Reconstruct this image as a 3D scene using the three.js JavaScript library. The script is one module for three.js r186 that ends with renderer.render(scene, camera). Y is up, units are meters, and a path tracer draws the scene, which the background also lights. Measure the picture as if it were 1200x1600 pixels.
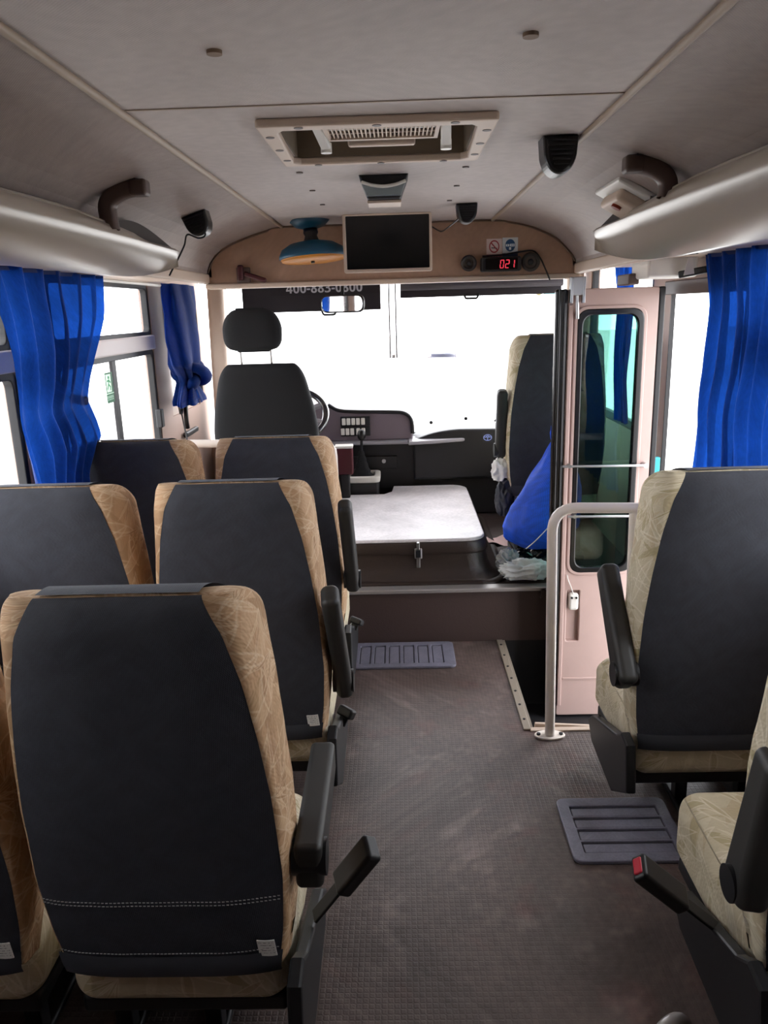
import * as THREE from 'three';
import { RoundedBoxGeometry } from 'three/addons/geometries/RoundedBoxGeometry.js';
import { mergeGeometries, mergeVertices } from 'three/addons/utils/BufferGeometryUtils.js';
import { ImprovedNoise } from 'three/addons/math/ImprovedNoise.js';

// ---------------------------------------------------------------- camera, sky, exposure
const scene = new THREE.Scene();
const camera = new THREE.PerspectiveCamera(66.99, 1200 / 1600, 0.05, 300);
camera.position.set(0, 1.5, 0);
camera.rotation.order = 'YXZ';
camera.rotation.set(-0.25663, 0.02354, -0.02967);
scene.background = new THREE.Color().setRGB(7.8, 7.9, 8.2);
const renderer = new THREE.WebGLRenderer({ antialias: true });
renderer.toneMapping = THREE.LinearToneMapping;
renderer.toneMappingExposure = 1.0;
renderer.shadowMap.enabled = true;

// ---------------------------------------------------------------- helpers
// d is the distance ahead of the camera: z = -d
let seed = 7;
const rnd = () => { seed = (seed * 1664525 + 1013904223) >>> 0; return seed / 4294967296; };
const noise = new ImprovedNoise();
const N = (x, y, z) => noise.noise(x, y, z);
const V = (x, y, d) => new THREE.Vector3(x, y, -d);
const lerp = (a, b, t) => a + (b - a) * t;
const clamp = (x, a = 0, b = 1) => Math.min(b, Math.max(a, x));
const smooth = (a, b, x) => { const t = clamp((x - a) / (b - a)); return t * t * (3 - 2 * t); };
function pl(table, x) {
  if (x <= table[0][0]) return table[0][1];
  for (let i = 1; i < table.length; i++) if (x <= table[i][0]) {
    const [a, va] = table[i - 1], [b, vb] = table[i];
    return lerp(va, vb, (x - a) / (b - a));
  }
  return table[table.length - 1][1];
}
const taken = new Map();
function numbered(name) {
  const n = taken.get(name) ?? 0; taken.set(name, n + 1);
  return n ? name + '_' + String(n).padStart(3, '0') : name;
}
const baseOf = new WeakMap();
function thing(name, label, category, base = null, group) {
  const o = new THREE.Group(); o.name = numbered(name); scene.add(o);
  const b = base ?? new THREE.Vector3(); o.position.copy(b); baseOf.set(o, b);
  o.userData = { label, category }; if (group) o.userData.group = group;
  return o;
}
function struct(name, base = null) {
  const o = new THREE.Group(); o.name = numbered(name); scene.add(o);
  const b = base ?? new THREE.Vector3(); o.position.copy(b); baseOf.set(o, b);
  o.userData = { kind: 'structure' };
  return o;
}
function flat(list) {
  const gs = (Array.isArray(list) ? list : [list]).map((g) => {
    const h = g.index ? g.toNonIndexed() : g;
    for (const k of Object.keys(h.attributes)) if (!['position', 'normal', 'uv'].includes(k)) h.deleteAttribute(k);
    if (!h.attributes.uv) h.setAttribute('uv', new THREE.BufferAttribute(new Float32Array(h.attributes.position.count * 2), 2));
    if (!h.attributes.normal) h.computeVertexNormals();
    return h;
  });
  return gs.length === 1 ? gs[0] : mergeGeometries(gs);
}
// part: geometry in world coordinates (or thing-local when the thing stands at the origin)
function part(name, geos, mat, parent, label) {
  const g = flat(geos), b = baseOf.get(parent);
  g.translate(-b.x, -b.y, -b.z);
  const m = new THREE.Mesh(g, mat); m.name = name; m.castShadow = m.receiveShadow = true;
  if (label) m.userData.label = label;
  parent.add(m); baseOf.set(m, b);
  return m;
}
function single(name, geos, mat, label, category, group) {       // a thing that is one mesh
  const g = flat(geos); g.computeBoundingBox();
  const bb = g.boundingBox, b = new THREE.Vector3((bb.min.x + bb.max.x) / 2, bb.min.y, (bb.min.z + bb.max.z) / 2);
  g.translate(-b.x, -b.y, -b.z);
  const m = new THREE.Mesh(g, mat); m.name = numbered(name); m.position.copy(b); m.castShadow = m.receiveShadow = true;
  m.userData = { label, category }; if (group) m.userData.group = group;
  scene.add(m); baseOf.set(m, b);
  return m;
}
// box uv in metres
function metricUV(g, s = 1) {
  const p = g.attributes.position, n = g.attributes.normal, uv = new Float32Array(p.count * 2);
  for (let i = 0; i < p.count; i++) {
    const ax = Math.abs(n.getX(i)), ay = Math.abs(n.getY(i)), az = Math.abs(n.getZ(i));
    const x = p.getX(i), y = p.getY(i), z = p.getZ(i);
    const [u, v] = ay >= ax && ay >= az ? [x, z] : ax >= az ? [z, y] : [x, y];
    uv[2 * i] = u * s; uv[2 * i + 1] = v * s;
  }
  g.setAttribute('uv', new THREE.BufferAttribute(uv, 2));
  return g;
}
// box by extents; X0..X1, Y0..Y1, d0..d1, optional bevel radius
function box(x0, x1, y0, y1, d0, d1, r = 0) {
  const w = x1 - x0, h = y1 - y0, l = d1 - d0;
  let g = r > 0 ? new RoundedBoxGeometry(w, h, l, 3, Math.min(r, w / 2.01, h / 2.01, l / 2.01)) : new THREE.BoxGeometry(w, h, l);
  g = g.index ? g.toNonIndexed() : g;
  g.translate((x0 + x1) / 2, (y0 + y1) / 2, -(d0 + d1) / 2);
  return metricUV(g);
}
// a bar between two points with a rectangular rounded section
function bar(a, b, w, h, r = 0.01, upHint = new THREE.Vector3(0, 1, 0)) {
  const L = a.distanceTo(b);
  const g = new RoundedBoxGeometry(w, h, L, 4, Math.min(r, w / 2.01, h / 2.01));
  const m = new THREE.Matrix4().lookAt(a, b, upHint);
  g.applyMatrix4(m); g.translate((a.x + b.x) / 2, (a.y + b.y) / 2, (a.z + b.z) / 2);
  return g;
}
function tube(pts, r, seg = 40, rad = 10, closed = false, tension = 0.5) {
  const c = new THREE.CatmullRomCurve3(pts, closed, 'catmullrom', tension);
  return new THREE.TubeGeometry(c, seg, r, rad, closed);
}
// polyline tube with filleted corners
function pipe(pts, r, fillet = 0.06, rad = 14) {
  const path = new THREE.CurvePath();
  let prev = pts[0];
  for (let i = 1; i < pts.length; i++) {
    const p = pts[i];
    if (i === pts.length - 1) { path.add(new THREE.LineCurve3(prev, p)); break; }
    const nx = pts[i + 1], d1 = p.clone().sub(prev).normalize(), d2 = nx.clone().sub(p).normalize();
    const a = p.clone().addScaledVector(d1, -fillet), b = p.clone().addScaledVector(d2, fillet);
    path.add(new THREE.LineCurve3(prev, a)); path.add(new THREE.QuadraticBezierCurve3(a, p, b)); prev = b;
  }
  return new THREE.TubeGeometry(path, 24 * pts.length, r, rad);
}
function rod(a, b, r, rad = 12) {
  const L = a.distanceTo(b), g = new THREE.CylinderGeometry(r, r, L, rad);
  g.applyQuaternion(new THREE.Quaternion().setFromUnitVectors(new THREE.Vector3(0, 1, 0), b.clone().sub(a).normalize()));
  return g.translate((a.x + b.x) / 2, (a.y + b.y) / 2, (a.z + b.z) / 2);
}
// grid surface: fn(u, v) -> Vector3 ; uv in metres by arc length
function grid(nu, nv, fn) {
  const pos = [], uv = [], idx = [];
  const rows = [];
  for (let j = 0; j <= nv; j++) { const r = []; for (let i = 0; i <= nu; i++) r.push(fn(i / nu, j / nv)); rows.push(r); }
  let vv = 0;
  for (let j = 0; j <= nv; j++) {
    if (j) vv += rows[j][nu >> 1].distanceTo(rows[j - 1][nu >> 1]);
    let uu = 0;
    for (let i = 0; i <= nu; i++) {
      if (i) uu += rows[j][i].distanceTo(rows[j][i - 1]);
      const p = rows[j][i]; pos.push(p.x, p.y, p.z); uv.push(uu, vv);
    }
  }
  for (let j = 0; j < nv; j++) for (let i = 0; i < nu; i++) {
    const a = j * (nu + 1) + i, b = a + 1, c = a + nu + 1, d = c + 1;
    idx.push(a, b, c, b, d, c);
  }
  const g = new THREE.BufferGeometry();
  g.setAttribute('position', new THREE.Float32BufferAttribute(pos, 3));
  g.setAttribute('uv', new THREE.Float32BufferAttribute(uv, 2));
  g.setIndex(idx); g.computeVertexNormals();
  return g;
}
function lathe(profile, seg = 40) { return new THREE.LatheGeometry(profile.map(([r, y]) => new THREE.Vector2(r, y)), seg); }
// extrude a 2-D outline (list of [u, v]) lying in a plane; to: 'x' side plane (u = d, v = y), 'z' facing plane (u = x, v = y), 'y' floor plan (u = x, v = d)
function rrectShape(x0, x1, y0, y1, r) {
  const s = new THREE.Shape();
  s.moveTo(x0 + r, y0); s.lineTo(x1 - r, y0); s.quadraticCurveTo(x1, y0, x1, y0 + r); s.lineTo(x1, y1 - r); s.quadraticCurveTo(x1, y1, x1 - r, y1);
  s.lineTo(x0 + r, y1); s.quadraticCurveTo(x0, y1, x0, y1 - r); s.lineTo(x0, y0 + r); s.quadraticCurveTo(x0, y0, x0 + r, y0);
  return s;
}
const polyShape = (pts) => new THREE.Shape(pts.map(([a, b]) => new THREE.Vector2(a, b)));
function extrude(shape, depth, bevel = 0, curveSegments = 10) {
  return new THREE.ExtrudeGeometry(shape, { depth: depth - 2 * bevel, bevelEnabled: bevel > 0, bevelThickness: bevel, bevelSize: bevel, bevelOffset: -bevel, bevelSegments: 2, curveSegments });
}
// shape in (x, y), front face (towards the camera) at distance d, thickness t away from the camera
function facing(shape, d, t, bevel = 0) { const g = extrude(shape, t, bevel); g.translate(0, 0, -d - t + bevel); return metricUV(g.index ? g.toNonIndexed() : g); }
// shape in (d, y), spanning x0..x0+t
function sideways(shape, x0, t, bevel = 0) { const g = extrude(shape, t, bevel); g.rotateY(Math.PI / 2); g.translate(x0 + bevel, 0, 0); return metricUV(g); }
// shape in (x, d), spanning y0..y0+t
function plan(shape, y0, t, bevel = 0) { const g = extrude(shape, t, bevel); g.rotateX(-Math.PI / 2); g.translate(0, y0 + bevel, 0); return metricUV(g); }
function disc(c, r, t, axis = 'z', seg = 20) {
  const g = new THREE.CylinderGeometry(r, r, t, seg);
  if (axis === 'z') g.rotateX(Math.PI / 2); if (axis === 'x') g.rotateZ(Math.PI / 2);
  return g.translate(c.x, c.y, c.z);
}

// ---------------------------------------------------------------- procedural textures and materials
function canvasTex(w, h, draw, { srgb = true, rx = 1, ry = 1, wrap = true } = {}) {
  const c = document.createElement('canvas'); c.width = w; c.height = h;
  draw(c.getContext('2d'), w, h);
  const t = new THREE.CanvasTexture(c);
  if (srgb) t.colorSpace = THREE.SRGBColorSpace;
  if (wrap) t.wrapS = t.wrapT = THREE.RepeatWrapping;
  t.repeat.set(rx, ry); t.magFilter = THREE.LinearFilter;
  return t;
}
function pixelTex(w, h, fn, { srgb = true, rx = 1, ry = 1 } = {}) {
  const a = new Uint8Array(w * h * 4);
  for (let j = 0; j < h; j++) for (let i = 0; i < w; i++) {
    const c = fn(i / w, j / h, i, j), k = (j * w + i) * 4;
    if (typeof c === 'number') a[k] = a[k + 1] = a[k + 2] = clamp(c, 0, 255); else { a[k] = clamp(c[0], 0, 255); a[k + 1] = clamp(c[1], 0, 255); a[k + 2] = clamp(c[2], 0, 255); }
    a[k + 3] = 255;
  }
  const t = new THREE.DataTexture(a, w, h); t.wrapS = t.wrapT = THREE.RepeatWrapping; t.magFilter = t.minFilter = THREE.LinearFilter;
  if (srgb) t.colorSpace = THREE.SRGBColorSpace;
  t.repeat.set(rx, ry); t.needsUpdate = true;
  return t;
}
// periodic noise
function pn(u, v, f, o = 0) {
  const a = 2 * Math.PI;
  return N(Math.cos(u * a) * f / a + 9.1 + o, Math.sin(u * a) * f / a + Math.cos(v * a) * f / a + 3.7, Math.sin(v * a) * f / a + 5.2 + o);
}
const fbm = (u, v, f, o = 0) => pn(u, v, f, o) * 0.55 + pn(u, v, f * 2.3, o + 4) * 0.28 + pn(u, v, f * 5.1, o + 8) * 0.17;
const std = (o) => new THREE.MeshStandardMaterial(o);
const phys = (o) => new THREE.MeshPhysicalMaterial(o);

// leafy brocade of the seat covers
function leafTex(base, tones, line) {
  return canvasTex(1024, 1024, (x, w, h) => {
    x.fillStyle = base; x.fillRect(0, 0, w, h);
    const leaf = (px, py, a, L, B, fill, stroke, lw) => {
      for (const ox of [-w, 0, w]) for (const oy of [-h, 0, h]) {
        x.save(); x.translate(px + ox, py + oy); x.rotate(a); x.beginPath(); x.moveTo(0, 0); x.quadraticCurveTo(L * 0.45, -B, L, 0); x.quadraticCurveTo(L * 0.5, B * 0.8, 0, 0);
        if (fill) { x.globalAlpha = 0.75; x.fillStyle = fill; x.fill(); }
        if (stroke) { x.globalAlpha = 0.5; x.strokeStyle = stroke; x.lineWidth = lw; x.stroke(); }
        x.restore();
      }
    };
    for (let i = 0; i < 90; i++) leaf(rnd() * w, rnd() * h, rnd() * 6.28, 160 + rnd() * 220, 30 + rnd() * 55, tones[i % tones.length], null, 0);
    for (let i = 0; i < 34; i++) leaf(rnd() * w, rnd() * h, rnd() * 6.28, 180 + rnd() * 240, 26 + rnd() * 45, i % 3 ? null : tones[i % tones.length], line, 5 + rnd() * 6);
    for (let i = 0; i < 14; i++) {
      const px = rnd() * w, py = rnd() * h, a = rnd() * 6.28;
      for (let k = 0; k < 5; k++) leaf(px, py, a + (k - 2) * 0.28, 130 + rnd() * 90, 14, tones[(i + k) % tones.length], line, 4);
    }
  }, { rx: 2.1, ry: 2.1 });
}
const plushBump = pixelTex(256, 256, (u, v) => 128 + 90 * pn(u, v, 40) + 60 * pn(u, v, 9, 3), { srgb: false, rx: 4, ry: 4 });
const leafMap = leafTex('#cbc0a4', ['#bbae8b', '#d7ceb4', '#aea07b', '#d0c6a9', '#c1b291'], '#e8e1ce');
const leafWarm = leafTex('#b5926e', ['#a37f5d', '#c4a482', '#9a7754', '#bd9c79', '#ab8965'], '#d3bb9c');
const M = {};
M.leaf = phys({ map: leafMap, roughness: 0.85, bumpMap: plushBump, bumpScale: 0.002, sheen: 0.5, sheenRoughness: 0.5, sheenColor: new THREE.Color(0.5, 0.45, 0.35), side: THREE.DoubleSide });
M.leafWarm = phys({ map: leafWarm, roughness: 0.8, bumpMap: plushBump, bumpScale: 0.002, sheen: 0.5, sheenRoughness: 0.5, sheenColor: new THREE.Color(0.5, 0.38, 0.25), side: THREE.DoubleSide });
const knit = pixelTex(256, 256, (u, v, i, j) => { const a = Math.sin(u * 6.283 * 32 + 1.4 * Math.sin(v * 6.283 * 32)) * 0.5 + 0.5, b = Math.sin(v * 6.283 * 64) * 0.5 + 0.5; return 60 + 120 * a * b + 40 * pn(u, v, 20); }, { srgb: false, rx: 9, ry: 9 });
const greyMap = pixelTex(256, 256, (u, v, i, j) => { const n = 1 + 0.16 * fbm(u, v, 9) + 0.12 * (((i * 7919 + j * 104729) % 97) / 97 - 0.5); return [50 * n, 53 * n, 62 * n]; }, { rx: 4, ry: 4 });
M.grey = phys({ map: greyMap, roughness: 0.8, bumpMap: knit, bumpScale: 0.0012, sheen: 0.45, sheenRoughness: 0.45, sheenColor: new THREE.Color(0.35, 0.38, 0.45), side: THREE.DoubleSide });
M.greyHem = phys({ color: new THREE.Color('#35383f'), roughness: 0.75, sheen: 0.3, sheenColor: new THREE.Color(0.3, 0.32, 0.38), side: THREE.DoubleSide });
M.thread = std({ color: '#9a9a9a', roughness: 0.9 });
M.blackPlastic = std({ color: '#17181b', roughness: 0.45 });
M.armTop = std({ color: '#2b2b2a', roughness: 0.5 });
M.blackFabric = std({ color: '#0d0e12', roughness: 0.9, bumpMap: knit, bumpScale: 0.001 });
M.steel = phys({ color: '#b9bbbd', metalness: 1, roughness: 0.28 });
M.darkSteel = std({ color: '#1f2024', roughness: 0.5, metalness: 0.4 });
const tagTex = canvasTex(128, 128, (x, w, h) => {
  x.fillStyle = '#dcdcd8'; x.fillRect(0, 0, w, h); x.fillStyle = '#55565a';
  for (let j = 0; j < 5; j++) for (let i = 0; i < 9; i++) if (rnd() > 0.35) x.fillRect(12 + i * 12, 16 + j * 21, 8 * rnd() + 3, 5);
}, { wrap: false });
M.tag = std({ map: tagTex, roughness: 0.7, side: THREE.DoubleSide });

const ribBump = pixelTex(256, 256, (u, v, i, j) => 128 + 50 * Math.sin(u * 6.283 * 32) * Math.sin(v * 6.283 * 32) + 40 * pn(u, v, 50), { srgb: false, rx: 6, ry: 6 });
const vinylMap = pixelTex(512, 512, (u, v) => { const n = 1 + 0.07 * fbm(u, v, 5) + 0.04 * pn(u, v, 60, 2); return [184 * n, 174 * n, 169 * n]; }, { rx: 0.8, ry: 0.8 });
M.vinyl = std({ map: vinylMap, roughness: 0.6, bumpMap: ribBump, bumpScale: 0.0006 });
const sideMap = pixelTex(512, 512, (u, v) => { const n = 1 + 0.08 * fbm(u, v, 5, 6) + 0.05 * pn(u, v, 70, 2); return [150 * n, 136 * n, 129 * n]; }, { rx: 0.8, ry: 0.8 });  // browner side lining, darkened further to put rear shade into its colour
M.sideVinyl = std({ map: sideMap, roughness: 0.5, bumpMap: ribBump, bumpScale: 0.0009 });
M.seam = std({ color: '#a3917f', roughness: 0.5 });
M.creamTrim = std({ color: '#c4b09f', roughness: 0.5 });
const headMap = pixelTex(512, 256, (u, v) => { const n = 1 + 0.08 * fbm(u, v, 4, 1) + 0.05 * pn(u, v, 60, 5); return [162 * n, 129 * n, 107 * n]; });
M.header = std({ map: headMap, roughness: 0.55 });
M.rack = phys({ color: '#94887a', roughness: 0.3, clearcoat: 0.25, clearcoatRoughness: 0.3 });
M.bracket = std({ color: '#4d3c35', roughness: 0.5 });
M.wall = std({ color: '#b59a8c', roughness: 0.6 });
M.transom = std({ color: '#d2cbcc', roughness: 0.5 });
M.rubber = std({ color: '#131215', roughness: 0.55 });
M.rubberGloss = std({ color: '#0c0b0e', roughness: 0.25 });
M.glass = phys({ color: '#ffffff', transmission: 1, roughness: 0, thickness: 0, ior: 1.5 });
M.tint = phys({ color: '#9cc2ba', transmission: 1, roughness: 0, thickness: 0, ior: 1.5 });
const doorMap = pixelTex(256, 512, (u, v) => { const n = 1 + 0.05 * fbm(u, v, 4, 9); return [176 * n, 150 * n, 143 * n]; });
M.doorPaint = phys({ map: doorMap, roughness: 0.42, clearcoat: 0.2, clearcoatRoughness: 0.4 });
M.rail = phys({ color: '#ece3da', roughness: 0.38, clearcoat: 0.3, clearcoatRoughness: 0.3 });
M.teal = std({ color: '#1d96a4', roughness: 0.4 });

// ribbed rubber floor: square studs, scuffs and dusty shoe marks
const floorMap = pixelTex(1024, 1024, (u, v) => {
  const a = fbm(u, v, 6), b = fbm(u, v, 14, 3), c = pn(u, v, 90, 5), g = Math.max(0, b - 0.1) * 1.2;
  let n = 1 + 0.3 * a + 0.14 * c; const red = Math.max(0, fbm(u, v, 9, 12) - 0.15);
  return [88 * n + 60 * g + 20 * red, 75 * n + 56 * g - 16 * red, 71 * n + 56 * g - 18 * red];
}, { rx: 0.6, ry: 0.6 });
const floorBump = pixelTex(512, 512, (u, v) => {
  const s = 16, fx = (u * s) % 1, fy = (v * s) % 1, e = 0.14;
  const on = fx > e && fx < 1 - e && fy > e && fy < 1 - e ? 1 : 0;
  return 90 + 90 * on + 30 * pn(u, v, 60);
}, { srgb: false, rx: 4.4, ry: 4.4 });
M.floor = std({ map: floorMap, roughness: 0.48, bumpMap: floorBump, bumpScale: 0.0018 });
M.brownPanel = std({ color: '#3f302d', roughness: 0.6, bumpMap: plushBump, bumpScale: 0.0006 });
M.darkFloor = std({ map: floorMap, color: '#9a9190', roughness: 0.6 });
M.coverLeather = std({ color: '#2b211d', roughness: 0.42, bumpMap: plushBump, bumpScale: 0.0008 });
const topMap = pixelTex(512, 512, (u, v) => { const n = 1 + 0.14 * fbm(u, v, 7, 2) + 0.07 * pn(u, v, 80, 3); return [206 * n, 201 * n, 204 * n]; });
M.coverTop = std({ map: topMap, roughness: 0.38, bumpMap: plushBump, bumpScale: 0.001 });
M.dash = std({ color: '#6b5f67', roughness: 0.5, bumpMap: plushBump, bumpScale: 0.0005 });
M.dashDark = std({ color: '#0f0f14', roughness: 0.5 });
M.dashLip = std({ color: '#8d8a90', roughness: 0.3 });
const matMap = pixelTex(256, 256, (u, v) => { const n = 1 + 0.15 * fbm(u, v, 6, 7) + 0.08 * pn(u, v, 60, 1); return [116 * n, 115 * n, 130 * n]; }, { rx: 3, ry: 3 });
M.mat = std({ map: matMap, roughness: 0.45 });
M.matGroove = std({ color: '#26262c', roughness: 0.6 });
M.brass = std({ color: '#93887a', roughness: 0.45, metalness: 0.3 });
M.alu = std({ color: '#aaa6a4', roughness: 0.4, metalness: 0.6 });
const clothBump = pixelTex(256, 256, (u, v) => 128 + 60 * pn(u, v, 60) + 50 * Math.sin(u * 6.283 * 50), { srgb: false, rx: 5, ry: 5 });
const blueMap = pixelTex(256, 256, (u, v) => { const n = 1 + 0.16 * fbm(u, v, 7) + 0.08 * pn(u, v, 60, 3); return [16 * n, 58 * n, 136 * n]; }, { rx: 3, ry: 1.2 });
M.curtain = phys({ map: blueMap, roughness: 0.85, specularIntensity: 0.15, transmission: 0.6, thickness: 0, bumpMap: clothBump, bumpScale: 0.0008, side: THREE.DoubleSide });
M.curtainBand = std({ color: '#182a5c', roughness: 0.8 });
const sackMap = pixelTex(256, 256, (u, v, i, j) => { const weave = ((i >> 2) + (j >> 2)) % 2 ? 1.12 : 0.9, n = weave * (1 + 0.2 * fbm(u, v, 8, 4)); return [26 * n, 84 * n, 214 * n]; }, { rx: 4, ry: 4 });
M.sack = std({ map: sackMap, roughness: 0.6 });
M.whitePlastic = std({ color: '#d9d6d0', roughness: 0.4 });
M.black = std({ color: '#08080a', roughness: 0.35 });

// ---------------------------------------------------------------- the setting
const XL = -1.197, XR = 1.113, BACK = -2.3, FRONT = 4.85, CAB = 0.26, TOP = 1.855, SOFFIT = 1.645, STEP = -0.33;
{ // outside
  const g = struct('ground');
  const pave = pixelTex(512, 512, (u, v) => { const n = 1 + 0.08 * fbm(u, v, 8, 3); return [196 * n, 194 * n, 190 * n]; }, { rx: 0.15, ry: 0.15 });
  part('pavement', box(-60, 60, -0.95, -0.85, -50, 70), std({ map: pave, roughness: 0.9 }), g);
}
{ // floor
  const f = struct('floor');
  part('floor_rubber', [box(XL, XR, -0.06, 0, BACK, 2.53), box(XL, 0.45, -0.06, 0, 2.53, 3.32)], M.floor, f);
  part('cab_floor', [box(XL, 0.62, CAB - 0.05, CAB, 3.33, FRONT), box(0.62, XR, CAB - 0.05, CAB, 3.3, FRONT)], M.darkFloor, f);
  part('under_floor', [box(XL, XR, -0.4, -0.07, BACK, 2.5), box(XL, 0.42, -0.4, -0.07, 2.5, 3.4), box(XL, XR, -0.4, 0.2, 3.42, FRONT)], M.rubber, f);
}
{ // stepwell
  const s = struct('stepwell');
  part('step_tread', box(0.45, 1.13, STEP - 0.04, STEP, 2.5, 3.36), M.rubber, s);
  part('riser', [box(0.43, 0.45, STEP, -0.005, 2.53, 3.33), box(0.45, 1.1, STEP, -0.06, 2.5, 2.53)], M.rubber, s);
  part('front_riser', box(0.45, 1.1, STEP, CAB - 0.05, 3.33, 3.36), M.rubber, s);
}
{ // raised cab platform
  const w = struct('wall_cab');
  part('riser_panel', box(XL, 0.66, 0, CAB - 0.012, 3.32, 3.345), M.brownPanel, w);
  part('edge_lip', box(XL, 0.66, CAB - 0.014, CAB + 0.006, 3.3, 3.36, 0.006), M.alu, w, 'pale metal edge lip');
  const t = struct('trim_1');
  const stripes = V(0.452, 0.003, 2.93);
  part('edge_strip', [box(0.425, 0.452, -0.02, 0.007, 2.53, 3.32, 0.003), box(0.452, 0.462, -0.06, 0.003, 2.53, 3.32)], M.brass, t);
  for (let k = 0; k < 7; k++) part('screw', disc(V(0.438, 0.008, 2.6 + k * 0.11), 0.005, 0.003, 'y', 10), M.darkSteel, t);
  const t2 = struct('trim_2');
  part('edge_strip', [box(0.45, 1.06, -0.02, 0.006, 2.52, 2.545, 0.003), bar(V(0.47, 0.0, 2.56), V(0.76, -0.02, 2.56), 0.014, 0.03, 0.003)], M.creamTrim, t2);
}
{ // roof shell above the lining
  const r = struct('roof');
  part('roof_slab', box(XL - 0.06, XR + 0.06, 1.975, 2.03, BACK - 0.06, FRONT + 0.05), M.wall, r);
}
// ceiling lining: profiles from the seam outwards and down to the pelmet
const LP = [[-0.482, TOP], [-0.55, 1.841], [-0.612, 1.824], [-0.668, 1.806], [-0.71, 1.79], [-0.75, 1.768], [-0.782, 1.742], [-0.805, 1.712], [-0.818, 1.68], [-0.82, 1.655]];
const RP = [[0.414, TOP], [0.49, 1.845], [0.552, 1.832], [0.61, 1.813], [0.661, 1.79], [0.70, 1.765], [0.731, 1.736], [0.756, 1.708], [0.772, 1.682], [0.776, 1.655]];
function liningStrip(prof, d0, d1) {
  const s = Math.sign(prof[0][0]), out = prof.map(([x, y], i) => {
    const a = prof[Math.max(0, i - 1)], b = prof[Math.min(prof.length - 1, i + 1)], tx = b[0] - a[0], ty = b[1] - a[1], l = Math.hypot(tx, ty);
    return [x + s * Math.abs(ty) / l * 0.018, y + Math.abs(tx) / l * 0.018];
  });
  const g = extrude(polyShape([...prof, ...out.reverse()]), d1 - d0);
  g.translate(0, 0, -d1);
  const h = metricUV(g);
  return h;
}
{
  const c = struct('ceiling');
  const hx0 = -0.232, hx1 = 0.172, h0 = 1.64, h1 = 2.0;
  const slab = (x0, x1, d0, d1) => box(x0, x1, TOP, TOP + 0.02, d0, d1);
  part('ceiling_panel', [slab(-0.48, 0.412, BACK, 1.508)], M.vinyl, c);
  part('ceiling_panel', [slab(-0.48, hx0, 1.513, 3.52), slab(hx1, 0.412, 1.513, 3.52), slab(hx0, hx1, 1.513, h0), slab(hx0, hx1, h1, 3.52)], M.vinyl, c);
  part('seam_backing', [box(-0.49, -0.2, TOP + 0.021, TOP + 0.03, 1.45, 1.58), box(-0.2, 0.42, TOP + 0.021, TOP + 0.03, 1.45, 1.58)], M.bracket, c);
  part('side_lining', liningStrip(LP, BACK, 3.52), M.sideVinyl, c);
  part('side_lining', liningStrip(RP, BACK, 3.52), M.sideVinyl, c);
  part('seam_bead', rod(V(-0.484, TOP - 0.003, BACK), V(-0.484, TOP - 0.003, 3.5), 0.0075, 10), M.seam, c);
  part('seam_bead', rod(V(0.416, TOP - 0.003, BACK), V(0.416, TOP - 0.003, 3.5), 0.0075, 10), M.seam, c);
  part('cross_bead', box(-0.475, 0.408, TOP - 0.002, TOP + 0.01, 1.503, 1.509), M.seam, c);
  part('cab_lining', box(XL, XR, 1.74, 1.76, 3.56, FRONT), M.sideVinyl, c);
  // pelmets along both sides
  part('pelmet', [box(-0.84, -0.812, 1.625, 1.668, 1.0, 3.55, 0.008), box(XL, -0.82, SOFFIT, SOFFIT + 0.015, BACK, 3.55)], M.creamTrim, c);
  part('pelmet', [box(0.768, 0.80, 1.622, 1.668, 1.0, 3.55, 0.008), box(0.78, XR, SOFFIT, SOFFIT + 0.015, BACK, 3.55)], M.creamTrim, c);
  // button plugs and screws in the lining
  for (const [x, d] of [[-0.246, 1.203], [0.19, 1.18]]) part('plug', disc(V(x, TOP - 0.002, d), 0.011, 0.006, 'y'), std({ color: '#7d6653', roughness: 0.6 }), c);
  for (const d of [2.2, 2.52, 2.85]) for (const x of [-0.248, 0.19]) part('screw', disc(V(x, TOP - 0.001, d), 0.009, 0.004, 'y', 14), M.bracket, c);
}
{ // header over the cab: an arched panel that closes the ceiling
  const h = struct('wall_header');
  const top = [...LP.slice().reverse(), ...RP];
  part('header_panel', facing(polyShape([[-0.82, 1.615], ...top.map(([x, y]) => [x, y]), [0.776, 1.615]]), 3.5, 0.04), M.header, h);
  part('lower_lip', box(-0.83, 0.79, 1.604, 1.626, 3.485, 3.56, 0.008), M.creamTrim, h, 'pale rounded lip along the lower edge');
  part('arch_bead', tube([...LP.slice().reverse().slice(1), [-0.03, TOP], ...RP.slice(0, -1)].map(([x, y]) => V(x + (x < 0 ? 0.004 : -0.004), y - 0.006, 3.497)), 0.0032, 120, 8), std({ color: '#6d5848', roughness: 0.6 }), h, 'dark edging bead');
  part('bulkhead', [box(XL, -0.8, 1.655, 1.98, 3.5, 3.54), box(0.76, XR, 1.655, 1.98, 3.5, 3.54), box(-0.83, 0.79, TOP + 0.01, 1.98, 3.5, 3.54)], M.sideVinyl, h);
}
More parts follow.
